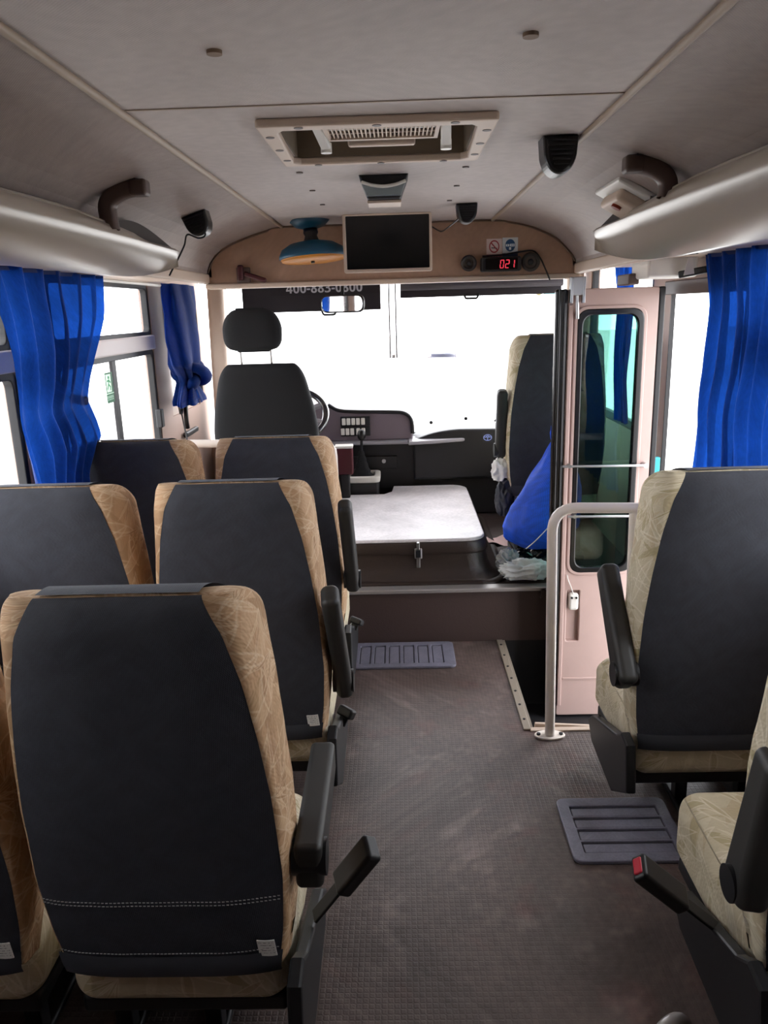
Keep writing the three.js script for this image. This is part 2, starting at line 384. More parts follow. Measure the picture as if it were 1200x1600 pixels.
// side walls: frame made of plates with real window openings
const SILL = 0.84, WTOP = 1.645;
const leftWins = [[2.74, 3.86], [1.42, 2.44], [0.72, 1.28]];  // unseen stretch behind the last window is closed to keep the interior dim
const rightWins = [[1.5, 2.46], [0.7, 1.3]];  // the nearest openings, out of view, are sized for the light they admit
function sideWall(name, x0, x1, wins, extra) {
  const w = struct(name), gs = [];
  for (const e of extra) gs.push(box(x0, x1, ...e));
  const spans = wins.slice().sort((a, b) => a[0] - b[0]);
  gs.push(...spans.flatMap(([a, b]) => [box(x0, x1, -0.5, SILL, a, b), box(x0, x1, WTOP, 1.98, a, b)]));
  part('wall_panel', gs, M.wall, w);
  return w;
}
const wl = sideWall('wall_left', XL - 0.05, XL, leftWins, [[-0.5, 1.98, BACK, 0.72], [-0.5, 1.98, 1.28, 1.42], [-0.5, 1.98, 2.44, 2.74], [-0.5, 1.98, 3.86, 4.08],
  [-0.5, 0.98, 4.08, FRONT], [1.66, 1.98, 4.08, FRONT], [0.98, 1.66, 4.66, FRONT]]);
const wr = sideWall('wall_right', XR, XR + 0.05, rightWins, [[-0.5, 1.98, BACK, 0.7], [-0.5, 1.98, 1.3, 1.5], [-0.5, 1.98, 2.46, 2.56], [1.53, 1.98, 2.56, 3.26], [-0.5, STEP, 2.56, 3.26],
  [-0.5, 0.9, 3.5, 4.62], [1.72, 1.98, 3.5, 4.62], [-0.5, 1.98, 4.62, FRONT]]);
function withHole(outer, hole) { outer.holes.push(hole); return outer; }
part('post_panel', box(XR, XR + 0.012, -0.5, 1.98, 3.262, 3.5), M.wall, wr);
part('door_jamb', [box(XR - 0.004, XR + 0.013, STEP, 1.53, 3.255, 3.262), box(XR - 0.006, XR + 0.05, STEP, 1.53, 2.556, 2.563)], M.rubber, wr, 'dark rubber door jamb');
part('door_lintel', box(XR - 0.02, XR + 0.004, 1.522, 1.575, 2.45, 3.3, 0.005), M.bracket, wr, 'dark brown strip over the doorway');
{ // driver's door: embossed upper panel over a pane
  const d = struct('door_2');
  part('upper_panel', [sideways(withHole(rrectShape(4.08, 4.66, 1.37, 1.66, 0.01), rrectShape(4.15, 4.58, 1.43, 1.61, 0.09)), XL - 0.02, 0.03, 0.004), box(XL - 0.04, XL - 0.02, 1.37, 1.66, 4.08, 4.66)], M.creamTrim, d);
  part('rubber_seal', tube([V(XL + 0.015, 1.02, 4.64), V(XL + 0.015, 1.5, 4.64), V(XL + 0.015, 1.6, 4.6), V(XL + 0.015, 1.635, 4.45), V(XL + 0.015, 1.635, 4.12)], 0.014, 60, 8), M.rubber, d);
  part('pane_frame', sideways(withHole(rrectShape(4.08, 4.66, 0.98, 1.38, 0.01), rrectShape(4.13, 4.6, 1.03, 1.35, 0.04)), XL - 0.035, 0.03, 0.003), M.creamTrim, d);
  part('glass_pane', box(XL - 0.028, XL - 0.024, 1.02, 1.36, 4.12, 4.61), M.glass, d);
  part('divider', box(XL - 0.035, XL - 0.005, 1.03, 1.35, 4.44, 4.47), M.rubber, d);
  part('inner_handle', bar(V(XL + 0.02, 0.86, 4.2), V(XL + 0.02, 0.86, 4.45), 0.025, 0.03, 0.01), M.blackPlastic, d);
}
// passenger windows: rubber frame, transom bar, fixed upper pane, two sliding panes below
let winNo = 0;
function sideWindow(side, d0, d1, { split = 0.5, latch = false } = {}) {
  const x = side < 0 ? XL : XR, o = struct('window_' + (++winNo));
  const xi = (a, b) => side < 0 ? [x - b, x - a] : [x + a, x + b];          // depths measured outwards from the wall's inner face
  const ring = (y0, y1, t, w) => { const [xa, xb] = xi(0.004, 0.034); return sideways(withHole(rrectShape(d0, d1, y0, y1, 0.03), rrectShape(d0 + w, d1 - w, y0 + w, y1 - w, 0.03)), xa, xb - xa, 0.003); };
  part('upper_frame', ring(1.405, WTOP, 0, 0.022), M.rubber, o);
  part('lower_frame', ring(SILL, 1.345, 0, 0.026), M.rubber, o);
  part('transom_bar', box(...xi(-0.012, 0.045), 1.342, 1.41, d0, d1, 0.008), M.transom, o, 'pale grey bar between the panes');
  part('upper_pane', box(...xi(0.018, 0.022), 1.42, WTOP - 0.016, d0 + 0.015, d1 - 0.015), M.glass, o);
  const dm = lerp(d0, d1, split);
  part('sliding_pane', box(...xi(0.012, 0.016), SILL + 0.02, 1.33, d0 + 0.02, dm + 0.02), M.glass, o);
  part('sliding_pane', box(...xi(0.024, 0.028), SILL + 0.02, 1.33, dm - 0.02, d1 - 0.02), M.glass, o);
  part('pane_stile', [box(...xi(0.006, 0.02), SILL + 0.02, 1.33, dm - 0.012, dm + 0.03)], M.rubber, o, 'dark upright edge of the sliding pane');
  if (latch) part('latch', box(...xi(-0.02, 0.01), 0.96, 1.05, d1 - 0.05, d1 - 0.005, 0.006), M.blackPlastic, o);
  return o;
}
sideWindow(-1, 2.74, 3.86, { split: 0.5, latch: true });
sideWindow(-1, 1.42, 2.44); sideWindow(-1, 0.72, 1.28);
sideWindow(1, 1.5, 2.46); sideWindow(1, 0.7, 1.3);
{ // cab side window on the door side
  const o = struct('window_6');
  part('frame', sideways(withHole(rrectShape(3.5, 4.62, 0.9, 1.72, 0.02), rrectShape(3.54, 4.58, 0.94, 1.69, 0.05)), XR + 0.005, 0.03, 0.003), M.rubber, o);
  part('glass_pane', box(XR + 0.018, XR + 0.022, 0.92, 1.7, 3.52, 4.6), M.glass, o);
}
{ // front wall and windscreen
  const w = struct('wall_front');
  part('wall_panel', [box(XL, XR, -0.5, 0.72, FRONT, FRONT + 0.05), box(XL, XR, 1.76, 1.98, FRONT - 0.1, FRONT + 0.05)], M.wall, w);
  part('corner_post', [bar(V(-1.1, 0.7, 4.82), V(-1.06, 1.8, 4.74), 0.1, 0.12, 0.03, new THREE.Vector3(0, 0, 1)), bar(V(1.06, 0.7, 4.82), V(1.04, 1.8, 4.74), 0.1, 0.12, 0.03, new THREE.Vector3(0, 0, 1))], M.creamTrim, w);
  const s = struct('window_7');
  const glass = (x0, x1) => grid(4, 4, (u, v) => V(lerp(x0, x1, u), lerp(0.72, 1.78, v), lerp(4.85, 4.75, v)));
  part('windscreen', glass(-1.08, 1.05), M.glass, s);
  part('upper_rubber', bar(V(-1.06, 1.755, 4.74), V(1.04, 1.755, 4.74), 0.03, 0.03, 0.006), M.rubber, s);
  part('lower_rubber', bar(V(-1.08, 0.73, 4.84), V(1.05, 0.73, 4.84), 0.03, 0.03, 0.006), M.rubber, s);
}
{ // unseen rear wall behind the camera, windowless and dark to cut bounced light
  const w = struct('wall_rear');
  part('wall_panel', box(XL, XR, -0.5, 1.98, BACK - 0.05, BACK), M.brownPanel, w);
}

// ---------------------------------------------------------------- folding door, opened inwards against the cab
{
  const o = struct('door_1', V(0.86, STEP, 3.2));
  const D = 3.2, x0 = 0.682, x1 = 1.042, y0 = STEP + 0.01, y1 = 1.555;
  const leaf = withHole(rrectShape(x0, x1, y0, y1, 0.012), rrectShape(0.722, 0.985, 0.37, 1.475, 0.05));
  leaf.holes.push(rrectShape(0.716, 0.772, 0.045, 0.285, 0.008));
  part('leaf_panel', facing(leaf, D, 0.035, 0.004), M.doorPaint, o);
  part('window_rim', facing(withHole(rrectShape(0.708, 0.999, 0.356, 1.489, 0.06), rrectShape(0.724, 0.983, 0.372, 1.473, 0.05)), D - 0.006, 0.012, 0.004), M.doorPaint, o);
  part('window_rubber', facing(withHole(rrectShape(0.720, 0.987, 0.368, 1.477, 0.052), rrectShape(0.744, 0.962, 0.392, 1.452, 0.045)), D - 0.008, 0.03, 0.005), M.rubberGloss, o);
  part('window_pane', box(0.73, 0.976, 0.38, 1.466, D + 0.012, D + 0.016), M.tint, o, 'green tinted pane');
  part('edge_rubber', [box(0.632, 0.682, y0, y1, D - 0.004, D + 0.03, 0.01), rod(V(0.648, y0, D - 0.004), V(0.648, y1, D - 0.004), 0.006, 8), rod(V(0.668, y0, D - 0.004), V(0.668, y1, D - 0.004), 0.005, 8)], M.rubberGloss, o, 'black rubber edge seal');
  part('edge_rubber', [box(1.042, 1.066, y0, y1, D - 0.002, D + 0.03, 0.006)], M.rubber, o, 'dark rubber seal at the hinge side');
  part('side_fold', box(0.684, 0.702, y0 + 0.05, y1 - 0.06, D - 0.008, D + 0.004, 0.004), M.doorPaint, o);
  part('pressed_groove', box(0.706, 0.9, -0.142, -0.132, D - 0.004, D + 0.002, 0.002), M.doorPaint, o);
  const rec = part('handle_recess', [box(0.712, 0.776, 0.04, 0.29, D + 0.022, D + 0.03)], M.doorPaint, o);
  part('latch_box', box(0.723, 0.766, 0.195, 0.272, D - 0.012, D + 0.02, 0.012), M.whitePlastic, rec, 'white latch housing');
  part('latch_screw', [disc(V(0.735, 0.255, D - 0.013), 0.005, 0.004), disc(V(0.755, 0.255, D - 0.013), 0.005, 0.004)], M.blackPlastic, rec);
  part('latch_wire', tube([V(0.742, 0.27, D - 0.008), V(0.728, 0.31, D - 0.008), V(0.716, 0.34, D - 0.008), V(0.712, 0.36, D - 0.006)], 0.0022, 20, 6), M.whitePlastic, rec);
  for (const [y, xa, xb] of [[0.845, 0.672, 1.026], [0.628, 0.70, 1.022]]) {
    const b = part('guard_bar', rod(V(xa, y, D - 0.03), V(xb, y - 0.004, D - 0.03), 0.0055, 10), M.steel, o, 'chrome guard bar');
    part('bar_mount', [rod(V(xb - 0.01, y - 0.004, D), V(xb - 0.01, y - 0.004, D - 0.036), 0.01, 12), rod(V(xa + 0.03, y, D), V(xa + 0.03, y, D - 0.036), 0.008, 12)], M.steel, b);
  }
  part('hinge_bracket', [box(0.69, 0.735, 1.53, 1.6, D - 0.03, D - 0.01, 0.004), box(0.683, 0.694, 1.5, 1.6, D - 0.035, D - 0.005, 0.003), box(0.731, 0.742, 1.5, 1.6, D - 0.035, D - 0.005, 0.003)], M.steel, o, 'shiny metal hinge bracket');
  part('hinge_rod', [rod(V(0.712, 1.53, D - 0.02), V(0.718, 1.44, D - 0.012), 0.007, 10)], M.steel, o);
  part('outer_skin', box(1.07, 1.098, y0, 0.86, D + 0.036, D + 0.06, 0.004), M.teal, o, 'teal painted outer skin');
}
{ // grab rail beside the steps
  const t = thing('grab_rail', 'cream bent tube grab rail standing at the step edge by the door', 'rail', V(0.512, 0, 2.49));
  part('rail_tube', pipe([V(0.512, 0.01, 2.49), V(0.498, 0.85, 2.48), V(1.08, 0.835, 2.48)], 0.0175, 0.085, 16), M.rail, t);
  part('support_post', rod(V(0.768, 0.84, 2.485), V(0.785, 0.006, 2.5), 0.0165, 16), M.rail, t);
  const fl = part('floor_flange', plan((() => { const s = new THREE.Shape(); s.absellipse(0.512, 2.49, 0.055, 0.032, 0, Math.PI * 2); return s; })(), 0, 0.008, 0.002), M.rail, t);
  for (const x of [0.472, 0.552]) part('flange_bolt', disc(V(x, 0.01, 2.49), 0.007, 0.006, 'y'), M.darkSteel, fl);
}
{ // rail behind the driver
  const t = thing('guard_rail', 'pale horizontal guard rail between the driver and the front row', 'rail', V(-0.29, 0, 3.25));
  part('rail_tube', pipe([V(XL, 0.975, 3.25), V(-0.285, 0.955, 3.25), V(-0.28, 0.0, 3.25)], 0.017, 0.05, 14), M.rail, t);
  part('post_foot', disc(V(-0.28, 0.004, 3.25), 0.035, 0.008, 'y'), M.rail, t);
}

// ---------------------------------------------------------------- passenger seats
// local frame: x across, y up from the floor, +d ahead (z = -d); d = 0 is the rear of the backrest at its top edge
function seatSection(y, P) {
  const { yb, yt } = P, t = (y - yb) / (yt - yb);
  let w = pl([[0, 0.214], [0.12, 0.228], [0.28, 0.236], [0.5, 0.235], [0.8, 0.218], [1, 0.206]], t);
  let D = pl([[0, 0.05], [0.12, 0.09], [0.35, 0.135], [0.9, 0.16], [1, 0.15]], t);
  let xb = pl([[0, 0.208], [0.12, 0.216], [0.28, 0.224], [0.5, 0.218], [0.65, 0.206], [0.8, 0.189], [0.92, 0.166], [1, 0.135]], t);
  const q = clamp((y - (yt - 0.075)) / 0.075), k = Math.sqrt(Math.max(0, 1 - q * q));
  w -= 0.03 * (1 - k); xb = Math.min(xb, w - 0.012);
  const lean = (yt - y) * P.lean;
  const squash = lerp(0.08, 1, k), zc = 0.03;
  return { w, D, xb, lean, squash, zc, k };
}
function seatBack(P) {
  const nY = 34, ys = [];
  for (let j = 0; j <= nY; j++) { const s = j / nY; ys.push(s < 0.72 ? lerp(P.yb, P.yt - 0.075, s / 0.72) : P.yt - 0.075 + 0.075 * Math.sin((s - 0.72) / 0.28 * Math.PI / 2)); }
  const put = (x, dd, S, y) => V(x, y, S.lean + S.zc + (dd - S.zc) * S.squash);
  const wr = (x, y) => 0.0035 * N(x * 9 + P.seed, y * 6, P.seed * 3.1) + 0.0015 * N(x * 24, y * 22, P.seed);
  const back = grid(22, nY, (u, v) => {
    const y = ys[Math.round(v * nY)], S = seatSection(y, P), s = u * 2 - 1;
    return put(s * S.xb, -0.016 * (1 - s ** 4) - wr(s * S.xb, y), S, y);
  });
  const half = (S) => {
    const p = []; const db = Math.min(0.075, S.D * 0.6), r = 0.03;
    for (let i = 0; i <= 8; i++) { const a = i / 8 * Math.PI / 2; p.push([S.xb + (S.w - S.xb) * Math.sin(a), db * (1 - Math.cos(a))]); }
    p.push([S.w + 0.004, lerp(db, S.D, 0.5)]);
    for (let i = 0; i <= 4; i++) { const a = i / 4 * Math.PI / 2; p.push([S.w - r + r * Math.cos(a), S.D - Math.min(r, S.D * 0.4) * (1 - Math.sin(a))]); }
    p.push([S.w * 0.72, S.D - 0.004], [S.w * 0.55, S.D - 0.022], [S.w * 0.3, S.D - 0.026], [0, S.D - 0.026]);
    return p;
  };
  const nH = half(seatSection(P.yb, P)).length, nU = 2 * nH - 2;
  const wrap = grid(nU, nY, (u, v) => {
    const y = ys[Math.round(v * nY)], S = seatSection(y, P), h = half(S), i = Math.round(u * nU);
    const [x, dd] = i < nH ? h[i] : h[nU - i], sx = i < nH ? 1 : -1;
    const f = i === 0 || i === nU ? 0 : wr(x * sx + dd * 3, y);
    return put(sx * (x + f), dd, S, y);
  });
  // rounded top and the closed underside
  const cap = (y, up) => {
    const S = seatSection(y, P), h = half(S), ring = [];
    h.forEach(([x, dd]) => ring.push(put(x, dd, S, y))); h.slice(0, -1).reverse().forEach(([x, dd]) => ring.push(put(-x, dd, S, y)));
    const c = put(0, 0.05, S, y + (up ? 0.004 : 0)), pos = [];
    for (let i = 0; i < ring.length; i++) { const a = ring[i], b = ring[(i + 1) % ring.length]; for (const q of up ? [c, a, b] : [c, b, a]) pos.push(q.x, q.y, q.z); }
    const g = new THREE.BufferGeometry(); g.setAttribute('position', new THREE.Float32BufferAttribute(pos, 3)); g.computeVertexNormals();
    const uv = new Float32Array(pos.length / 3 * 2); for (let i = 0; i < pos.length / 3; i++) { uv[2 * i] = pos[3 * i]; uv[2 * i + 1] = pos[3 * i + 2]; }
    g.setAttribute('uv', new THREE.BufferAttribute(uv, 2));
    return g;
  };
  // the grey cover is pulled over the top edge and a little down the front
  const flap = grid(20, 10, (u, v) => { const y = P.yt - 0.05 * (v * v), S = seatSection(y, P), q = (u * 2 - 1) * (0.97 + 0.03 * v); const p = put(q * S.xb, S.D + 0.002 - 0.004 * (1 - v), S, y); p.y += 0.0055; return p; });
  const ridge = grid(20, 2, (u, v) => { const S = seatSection(P.yt, P), q = u * 2 - 1; const p = put(q * S.xb * 0.97, lerp(-0.02, S.D, v), S, P.yt); p.y += 0.0055; return p; });
  return { back: [back, flap, ridge], wrap: [wrap, cap(P.yt, true), cap(P.yb, false)], put };
}
function cushionGeo(P) {
  const g = new RoundedBoxGeometry(0.436, 0.175, 0.46, 8, 0.055), p = g.attributes.position;
  for (let i = 0; i < p.count; i++) {
    let x = p.getX(i), y = p.getY(i), z = p.getZ(i);
    if (y > 0) y += 0.018 * Math.cos(x * 5) * Math.cos(z * 4.5) - 0.008 + 0.02 * smooth(0.05, -0.23, z);
    const n = 0.005 * N(x * 9 + P.seed * 2, y * 9, z * 9) + 0.0022 * N(x * 25, y * 25 + P.seed, z * 25);
    p.setXYZ(i, x + n, y + n, z + n);
  }
  const h = g.index ? g.toNonIndexed() : g; metricUV(h);
  const m = mergeVertices(h, 1e-4); m.computeVertexNormals();
  m.translate(0, P.yb - 0.122 + 0.0875, -(P.lean * 0.78 + 0.235));
  return m;
}
function armGeo(a, b, w = 0.05, h0 = 0.085, h1 = 0.06, r = 0.02) {          // a at the pivot, b at the tip; a thick rounded bar that tapers
  const L = a.distanceTo(b), g = new RoundedBoxGeometry(w, h0, L, 6, r), p = g.attributes.position;
  for (let i = 0; i < p.count; i++) { const t = clamp(0.5 - p.getZ(i) / L), k = lerp(1, h1 / h0, smooth(0, 0.6, t)); p.setY(i, p.getY(i) * k); }
  const G = g; G.computeVertexNormals();
  G.applyMatrix4(new THREE.Matrix4().lookAt(a, b, new THREE.Vector3(0, 0.7, 0.7)));
  return G.translate((a.x + b.x) / 2, (a.y + b.y) / 2, (a.z + b.z) / 2);
}
const seatGroup = 'passenger seats in grey and leaf patterned covers';
let seatSeed = 1;
// o: x, d of the backrest top; aisle: +1 when the aisle is on the right, -1 on the left; arm: two points relative to (x, 0, d); cover: material of the patterned cover
function makeSeat(label, o) {
  const P = { yb: o.yb ?? 0.308, yt: o.yt ?? 1.072, lean: o.lean ?? 0.11, seed: seatSeed++ };
  const t = thing('passenger_seat', label, 'seat', V(o.x, o.floor ?? 0, o.d), seatGroup);
  const keep = baseOf.get(t); baseOf.set(t, new THREE.Vector3());       // parts below are given in the seat's own frame
  const cover = o.cover ?? M.leaf, B = seatBack(P);
  part('back_cover', B.back, M.grey, t, 'charcoal grey knitted back cover');
  part('side_cover', B.wrap, cover, t, 'leaf patterned plush cover');
  const S = (y) => seatSection(y, P);
  const strip = (ya, yb, off) => grid(18, 4, (u, v) => { const y = lerp(ya, yb, v), s = S(y), q = u * 2 - 1; return V(q * (s.xb + 0.004), y, s.lean - 0.016 * (1 - q ** 4) - off - 0.004 * Math.sin(v * Math.PI)); });
  part('hem', strip(P.yb - 0.012, P.yb + 0.04, 0.006), M.greyHem, t, 'folded dark hem');
  const st = [];
  for (const [y, two] of o.stitch ? [[P.yb + 0.048, 0], [P.yb + 0.165, 1]] : []) for (const k of two ? [0, 0.008] : [0])
    for (let i = 0; i < 58; i++) { const q = -0.97 + 1.94 * i / 57, s = S(y + k), dd = s.lean - 0.016 * (1 - q ** 4) - 0.0065; st.push(new THREE.BoxGeometry(0.0045, 0.0012, 0.0012).translate(q * s.xb, y + k + 0.002 * N(q * 3, 4, 1), -dd)); }
  if (st.length) part('stitching', st, M.thread, t, 'pale thread seams');
  if (o.tag !== false) {
    const s = S(P.yb + 0.05), xt = 0.2, g = new THREE.BoxGeometry(0.034, 0.034, 0.002, 4, 1, 1), p = g.attributes.position;
    for (let i = 0; i < p.count; i++) p.setZ(i, p.getZ(i) + 0.004 * Math.sin((p.getX(i) + 0.017) * 60));
    g.rotateZ(0.12); g.translate(xt - 0.016, P.yb + 0.052, -(s.lean - 0.012));
    part('care_tag', g, M.tag, t, 'white care label');
  }
  part('cushion', cushionGeo(P), o.cushion ?? cover, t, 'leaf patterned seat cushion');
  const yc = P.yb - 0.122, dz = P.lean * 0.78;
  part('seat_pan', [box(-0.205, 0.205, yc - 0.03, yc + 0.012, dz + 0.03, dz + 0.44, 0.01)], M.blackPlastic, t);
  for (const sx of o.aisle > 0 ? [-0.16, 0.03] : o.aisle < 0 ? [-0.03, 0.16] : [-0.14, 0.14]) {
    const lg = part('leg', [box(sx - 0.018, sx + 0.018, 0.0, yc - 0.02, dz + 0.1, dz + 0.14, 0.004), box(sx - 0.018, sx + 0.018, 0.0, yc - 0.02, dz + 0.32, dz + 0.36, 0.004)], M.darkSteel, t);
    part('foot_bar', box(sx - 0.025, sx + 0.025, 0, 0.022, dz + 0.04, dz + 0.42, 0.008), M.darkSteel, lg);
  }
  const a = o.aisle;
  if (a) {
    const xs = a > 0 ? 0.228 : -0.228 - 0.028;
    part('hinge_cover', sideways(polyShape([[-0.03, yc + 0.02], [-0.005, yc + 0.155], [0.05, yc + 0.165], [0.1, yc + 0.13], [0.37, yc + 0.04], [0.42, yc - 0.0], [0.36, yc - 0.055], [0.12, yc - 0.075]]), xs, 0.028, 0.006), M.blackPlastic, t, 'black plastic hinge cover');
  }
  if (o.arm) {
    const [A, Bp] = o.arm;
    const ar = part('armrest', armGeo(A, Bp, o.armW ?? 0.05, o.armH ?? 0.085, o.armH1 ?? 0.062, o.armR ?? 0.02), M.armTop, t, 'black padded armrest');
    part('pivot_cap', disc(V(A.x, A.y, -A.z).setZ(A.z), 0.034, (o.armW ?? 0.05) + 0.012, 'x', 24).translate(0, 0, 0).translate(lerp(A.x, Bp.x, 0.1) - A.x, lerp(A.y, Bp.y, 0.1) - A.y, lerp(A.z, Bp.z, 0.1) - A.z), M.blackPlastic, ar);
  }
  if (o.buckle) {
    const [p0, p1, head] = o.buckle, mid = p0.clone().lerp(p1, 0.5), dir = p1.clone().sub(p0).normalize();
    const st2 = part('belt_stalk', bar(p0, p0.clone().lerp(p1, 0.6), 0.03, 0.008, 0.003, new THREE.Vector3(0, 1, 0.3)), M.blackPlastic, t);
    part('buckle', bar(p0.clone().lerp(p1, 0.45), p1, 0.056, 0.034, 0.009, new THREE.Vector3(0, 1, 0.3)), M.blackPlastic, st2, 'black belt buckle');
    if (head) part('release_button', bar(p1.clone().addScaledVector(dir, -0.014), p1.clone().addScaledVector(dir, 0.003), 0.036, 0.02, 0.004, new THREE.Vector3(0, 1, 0.3)), std({ color: '#c01030', roughness: 0.4 }), st2, 'red release button');
  }
  if (o.anchor) part('floor_anchor', new THREE.TorusGeometry(0.042, 0.011, 10, 24, Math.PI).scale(1, 0.8, 1.6).rotateY(0.5).translate(o.anchor.x, o.anchor.y, o.anchor.z), M.alu, t, 'grey curved floor anchor');
  baseOf.set(t, keep);
  return t;
}
const rel = (x, d) => (px, py, pd) => V(px - x, py, pd - d);
const XA = -0.453, XW = -0.948, D1 = 1.115, D2 = 1.935, D3 = 2.665;
{ const r = rel(XA, D1); makeSeat('nearest grey-backed seat beside the aisle, armrest lowered and stitched hem showing', { x: XA, d: D1, aisle: 1, stitch: true, cover: M.leafWarm, cushion: M.leaf, arm: [r(-0.186, 0.512, 1.2), r(-0.186, 0.545, 1.53)], armR: 0.012, armW: 0.052, armH: 0.1, armH1: 0.07, buckle: [r(-0.2, 0.29, 1.33), r(-0.072, 0.475, 1.31)] }); }
makeSeat('seat at the bottom left corner, only its patterned edge and label in view', { x: XW, d: D1, aisle: 0, cover: M.leafWarm, cushion: M.leaf });
{ const r = rel(XA, D2); makeSeat('second seat back along the aisle, armrest raised, behind the front row', { x: XA, d: D2, aisle: 1, cover: M.leafWarm, cushion: M.leaf, arm: [r(-0.183, 0.395, 2.12), r(-0.197, 0.775, 1.93)], armH: 0.085, armH1: 0.075, buckle: [r(-0.205, 0.25, 2.16), r(-0.18, 0.3, 2.18)] }); }
makeSeat('grey-backed window seat in front of the large blue curtain, cut by the left edge', { x: XW, d: D2, aisle: 0, cover: M.leafWarm, cushion: M.leaf, tag: false });
{ const r = rel(XA, D3); makeSeat('front row aisle seat directly behind the driver, armrest raised beside the engine cover', { x: XA, d: D3, aisle: 1, cover: M.leafWarm, cushion: M.leaf, arm: [r(-0.187, 0.5, 2.72), r(-0.197, 0.855, 2.59)], armH: 0.085, armH1: 0.075, buckle: [r(-0.205, 0.26, 2.88), r(-0.185, 0.3, 2.9)] }); }
makeSeat('front row window seat below the emergency exit sticker', { x: XW, d: D3, aisle: 0, cover: M.leafWarm, cushion: M.leaf, tag: false });
{ const x = 0.866, d = D2, r = rel(x, d); makeSeat('cream-edged seat in front of the right blue curtain, next to the door rail', { x, d, yb: 0.27, lean: 0.07, aisle: -1, tag: false, arm: [r(0.608, 0.475, 1.95), r(0.6, 0.75, 2.17)], armW: 0.055, armH: 0.095, armH1: 0.07 }); }
{ const x = 0.866, d = D1, r = rel(x, d); makeSeat('cream patterned seat cushion at the lower right edge with red-buttoned belt buckle', { x, d, yb: 0.29, aisle: -1, tag: false, arm: [r(0.615, 0.43, 1.215), r(0.645, 0.73, 1.2)], armW: 0.06, armH: 0.1, armH1: 0.08, buckle: [r(0.63, 0.25, 1.33), r(0.45, 0.42, 1.31), 1], anchor: r(0.545, 0.0, 1.31) }); }
{ const x = 0.74, d = 3.6, r = rel(x, d); makeSeat('tall dark-backed crew seat by the windscreen, blue sack leaning on it', { x, d, floor: CAB, yb: 0.36, yt: 1.105, lean: 0.07, aisle: 0, tag: false, arm: [r(0.485, 0.53, 3.72).setY(0.53), r(0.483, 0.86, 3.64)], armH: 0.07, armH1: 0.06 }); }
// ---------------------------------------------------------------- driver's seat
{
  const t = thing('driver_seat', 'black driver seat with separate headrest on two chrome posts', 'seat', V(-0.64, CAB, 3.75));
  const back = grid(40, 30, (u, v) => {
    const a = u * Math.PI * 2, y = lerp(0.62, 1.268, Math.sin(v * Math.PI / 2)), q = clamp((y - 1.17) / 0.1), k = Math.sqrt(Math.max(0, 1 - q * q));
    const w = pl([[0.62, 0.25], [0.95, 0.25], [1.05, 0.238], [1.18, 0.208], [1.27, 0.19]], y) - 0.045 * (1 - k), D = 0.065 * lerp(0.1, 1, k);
    const c = Math.cos(a), s = Math.sin(a), e = 0.42;
    return V(-0.64 + w * Math.sign(c) * Math.abs(c) ** e, y, 3.66 + (1.27 - y) * 0.1 + D * Math.sign(s) * Math.abs(s) ** 0.6);
  });
  part('backrest', [back, box(-0.775, -0.505, 1.258, 1.2685, 3.655, 3.668, 0.003)], M.blackFabric, t);
  const hr = grid(40, 20, (u, v) => {
    const a = u * Math.PI * 2, f = v * 2 - 1, k = Math.max(0, 1 - Math.abs(f) ** 3.4) ** 0.5, y = 1.425 + 0.095 * f;
    const w = (0.135 - 0.028 * Math.max(0, f) ** 1.5) * lerp(0.55, 1, k), D = 0.05 * lerp(0.12, 1, k), c = Math.cos(a), s = Math.sin(a);
    return V(-0.662 + w * Math.sign(c) * Math.abs(c) ** 0.5, y, 3.62 + D * Math.sign(s) * Math.abs(s) ** 0.7);
  });
  const h = part('headrest', [hr, box(-0.735, -0.59, 1.325, 1.334, 3.615, 3.627, 0.003), box(-0.73, -0.6, 1.512, 1.522, 3.6, 3.64, 0.004)], M.blackFabric, t);
  for (const x of [-0.728, -0.588]) part('headrest_post', rod(V(x, 1.24, 3.66), V(x + 0.002, 1.36, 3.62), 0.005, 10), M.steel, h, 'thin chrome post');
  part('cushion', box(-0.88, -0.4, 0.6, 0.76, 3.72, 4.2, 0.06), M.blackFabric, t);
  part('pedestal', [box(-0.82, -0.46, CAB, 0.6, 3.78, 4.12, 0.03)], M.blackPlastic, t);
}
{ // driver's belt on the pillar
  const t = thing('seat_belt', 'black seat belt hanging down from the pillar beside the knotted curtain', 'seat belt', V(-1.1, 0.7, 3.8));
  part('belt_strap', bar(V(-1.13, 1.06, 3.98), V(-0.92, 0.66, 3.42), 0.004, 0.035, 0.001), M.blackPlastic, t);
  part('guide', bar(V(-1.14, 1.1, 4.0), V(-1.11, 1.02, 3.93), 0.02, 0.045, 0.006), M.blackPlastic, t);
  part('retractor', box(-0.955, -0.9, 0.58, 0.72, 3.38, 3.45, 0.012), M.blackPlastic, t);
}

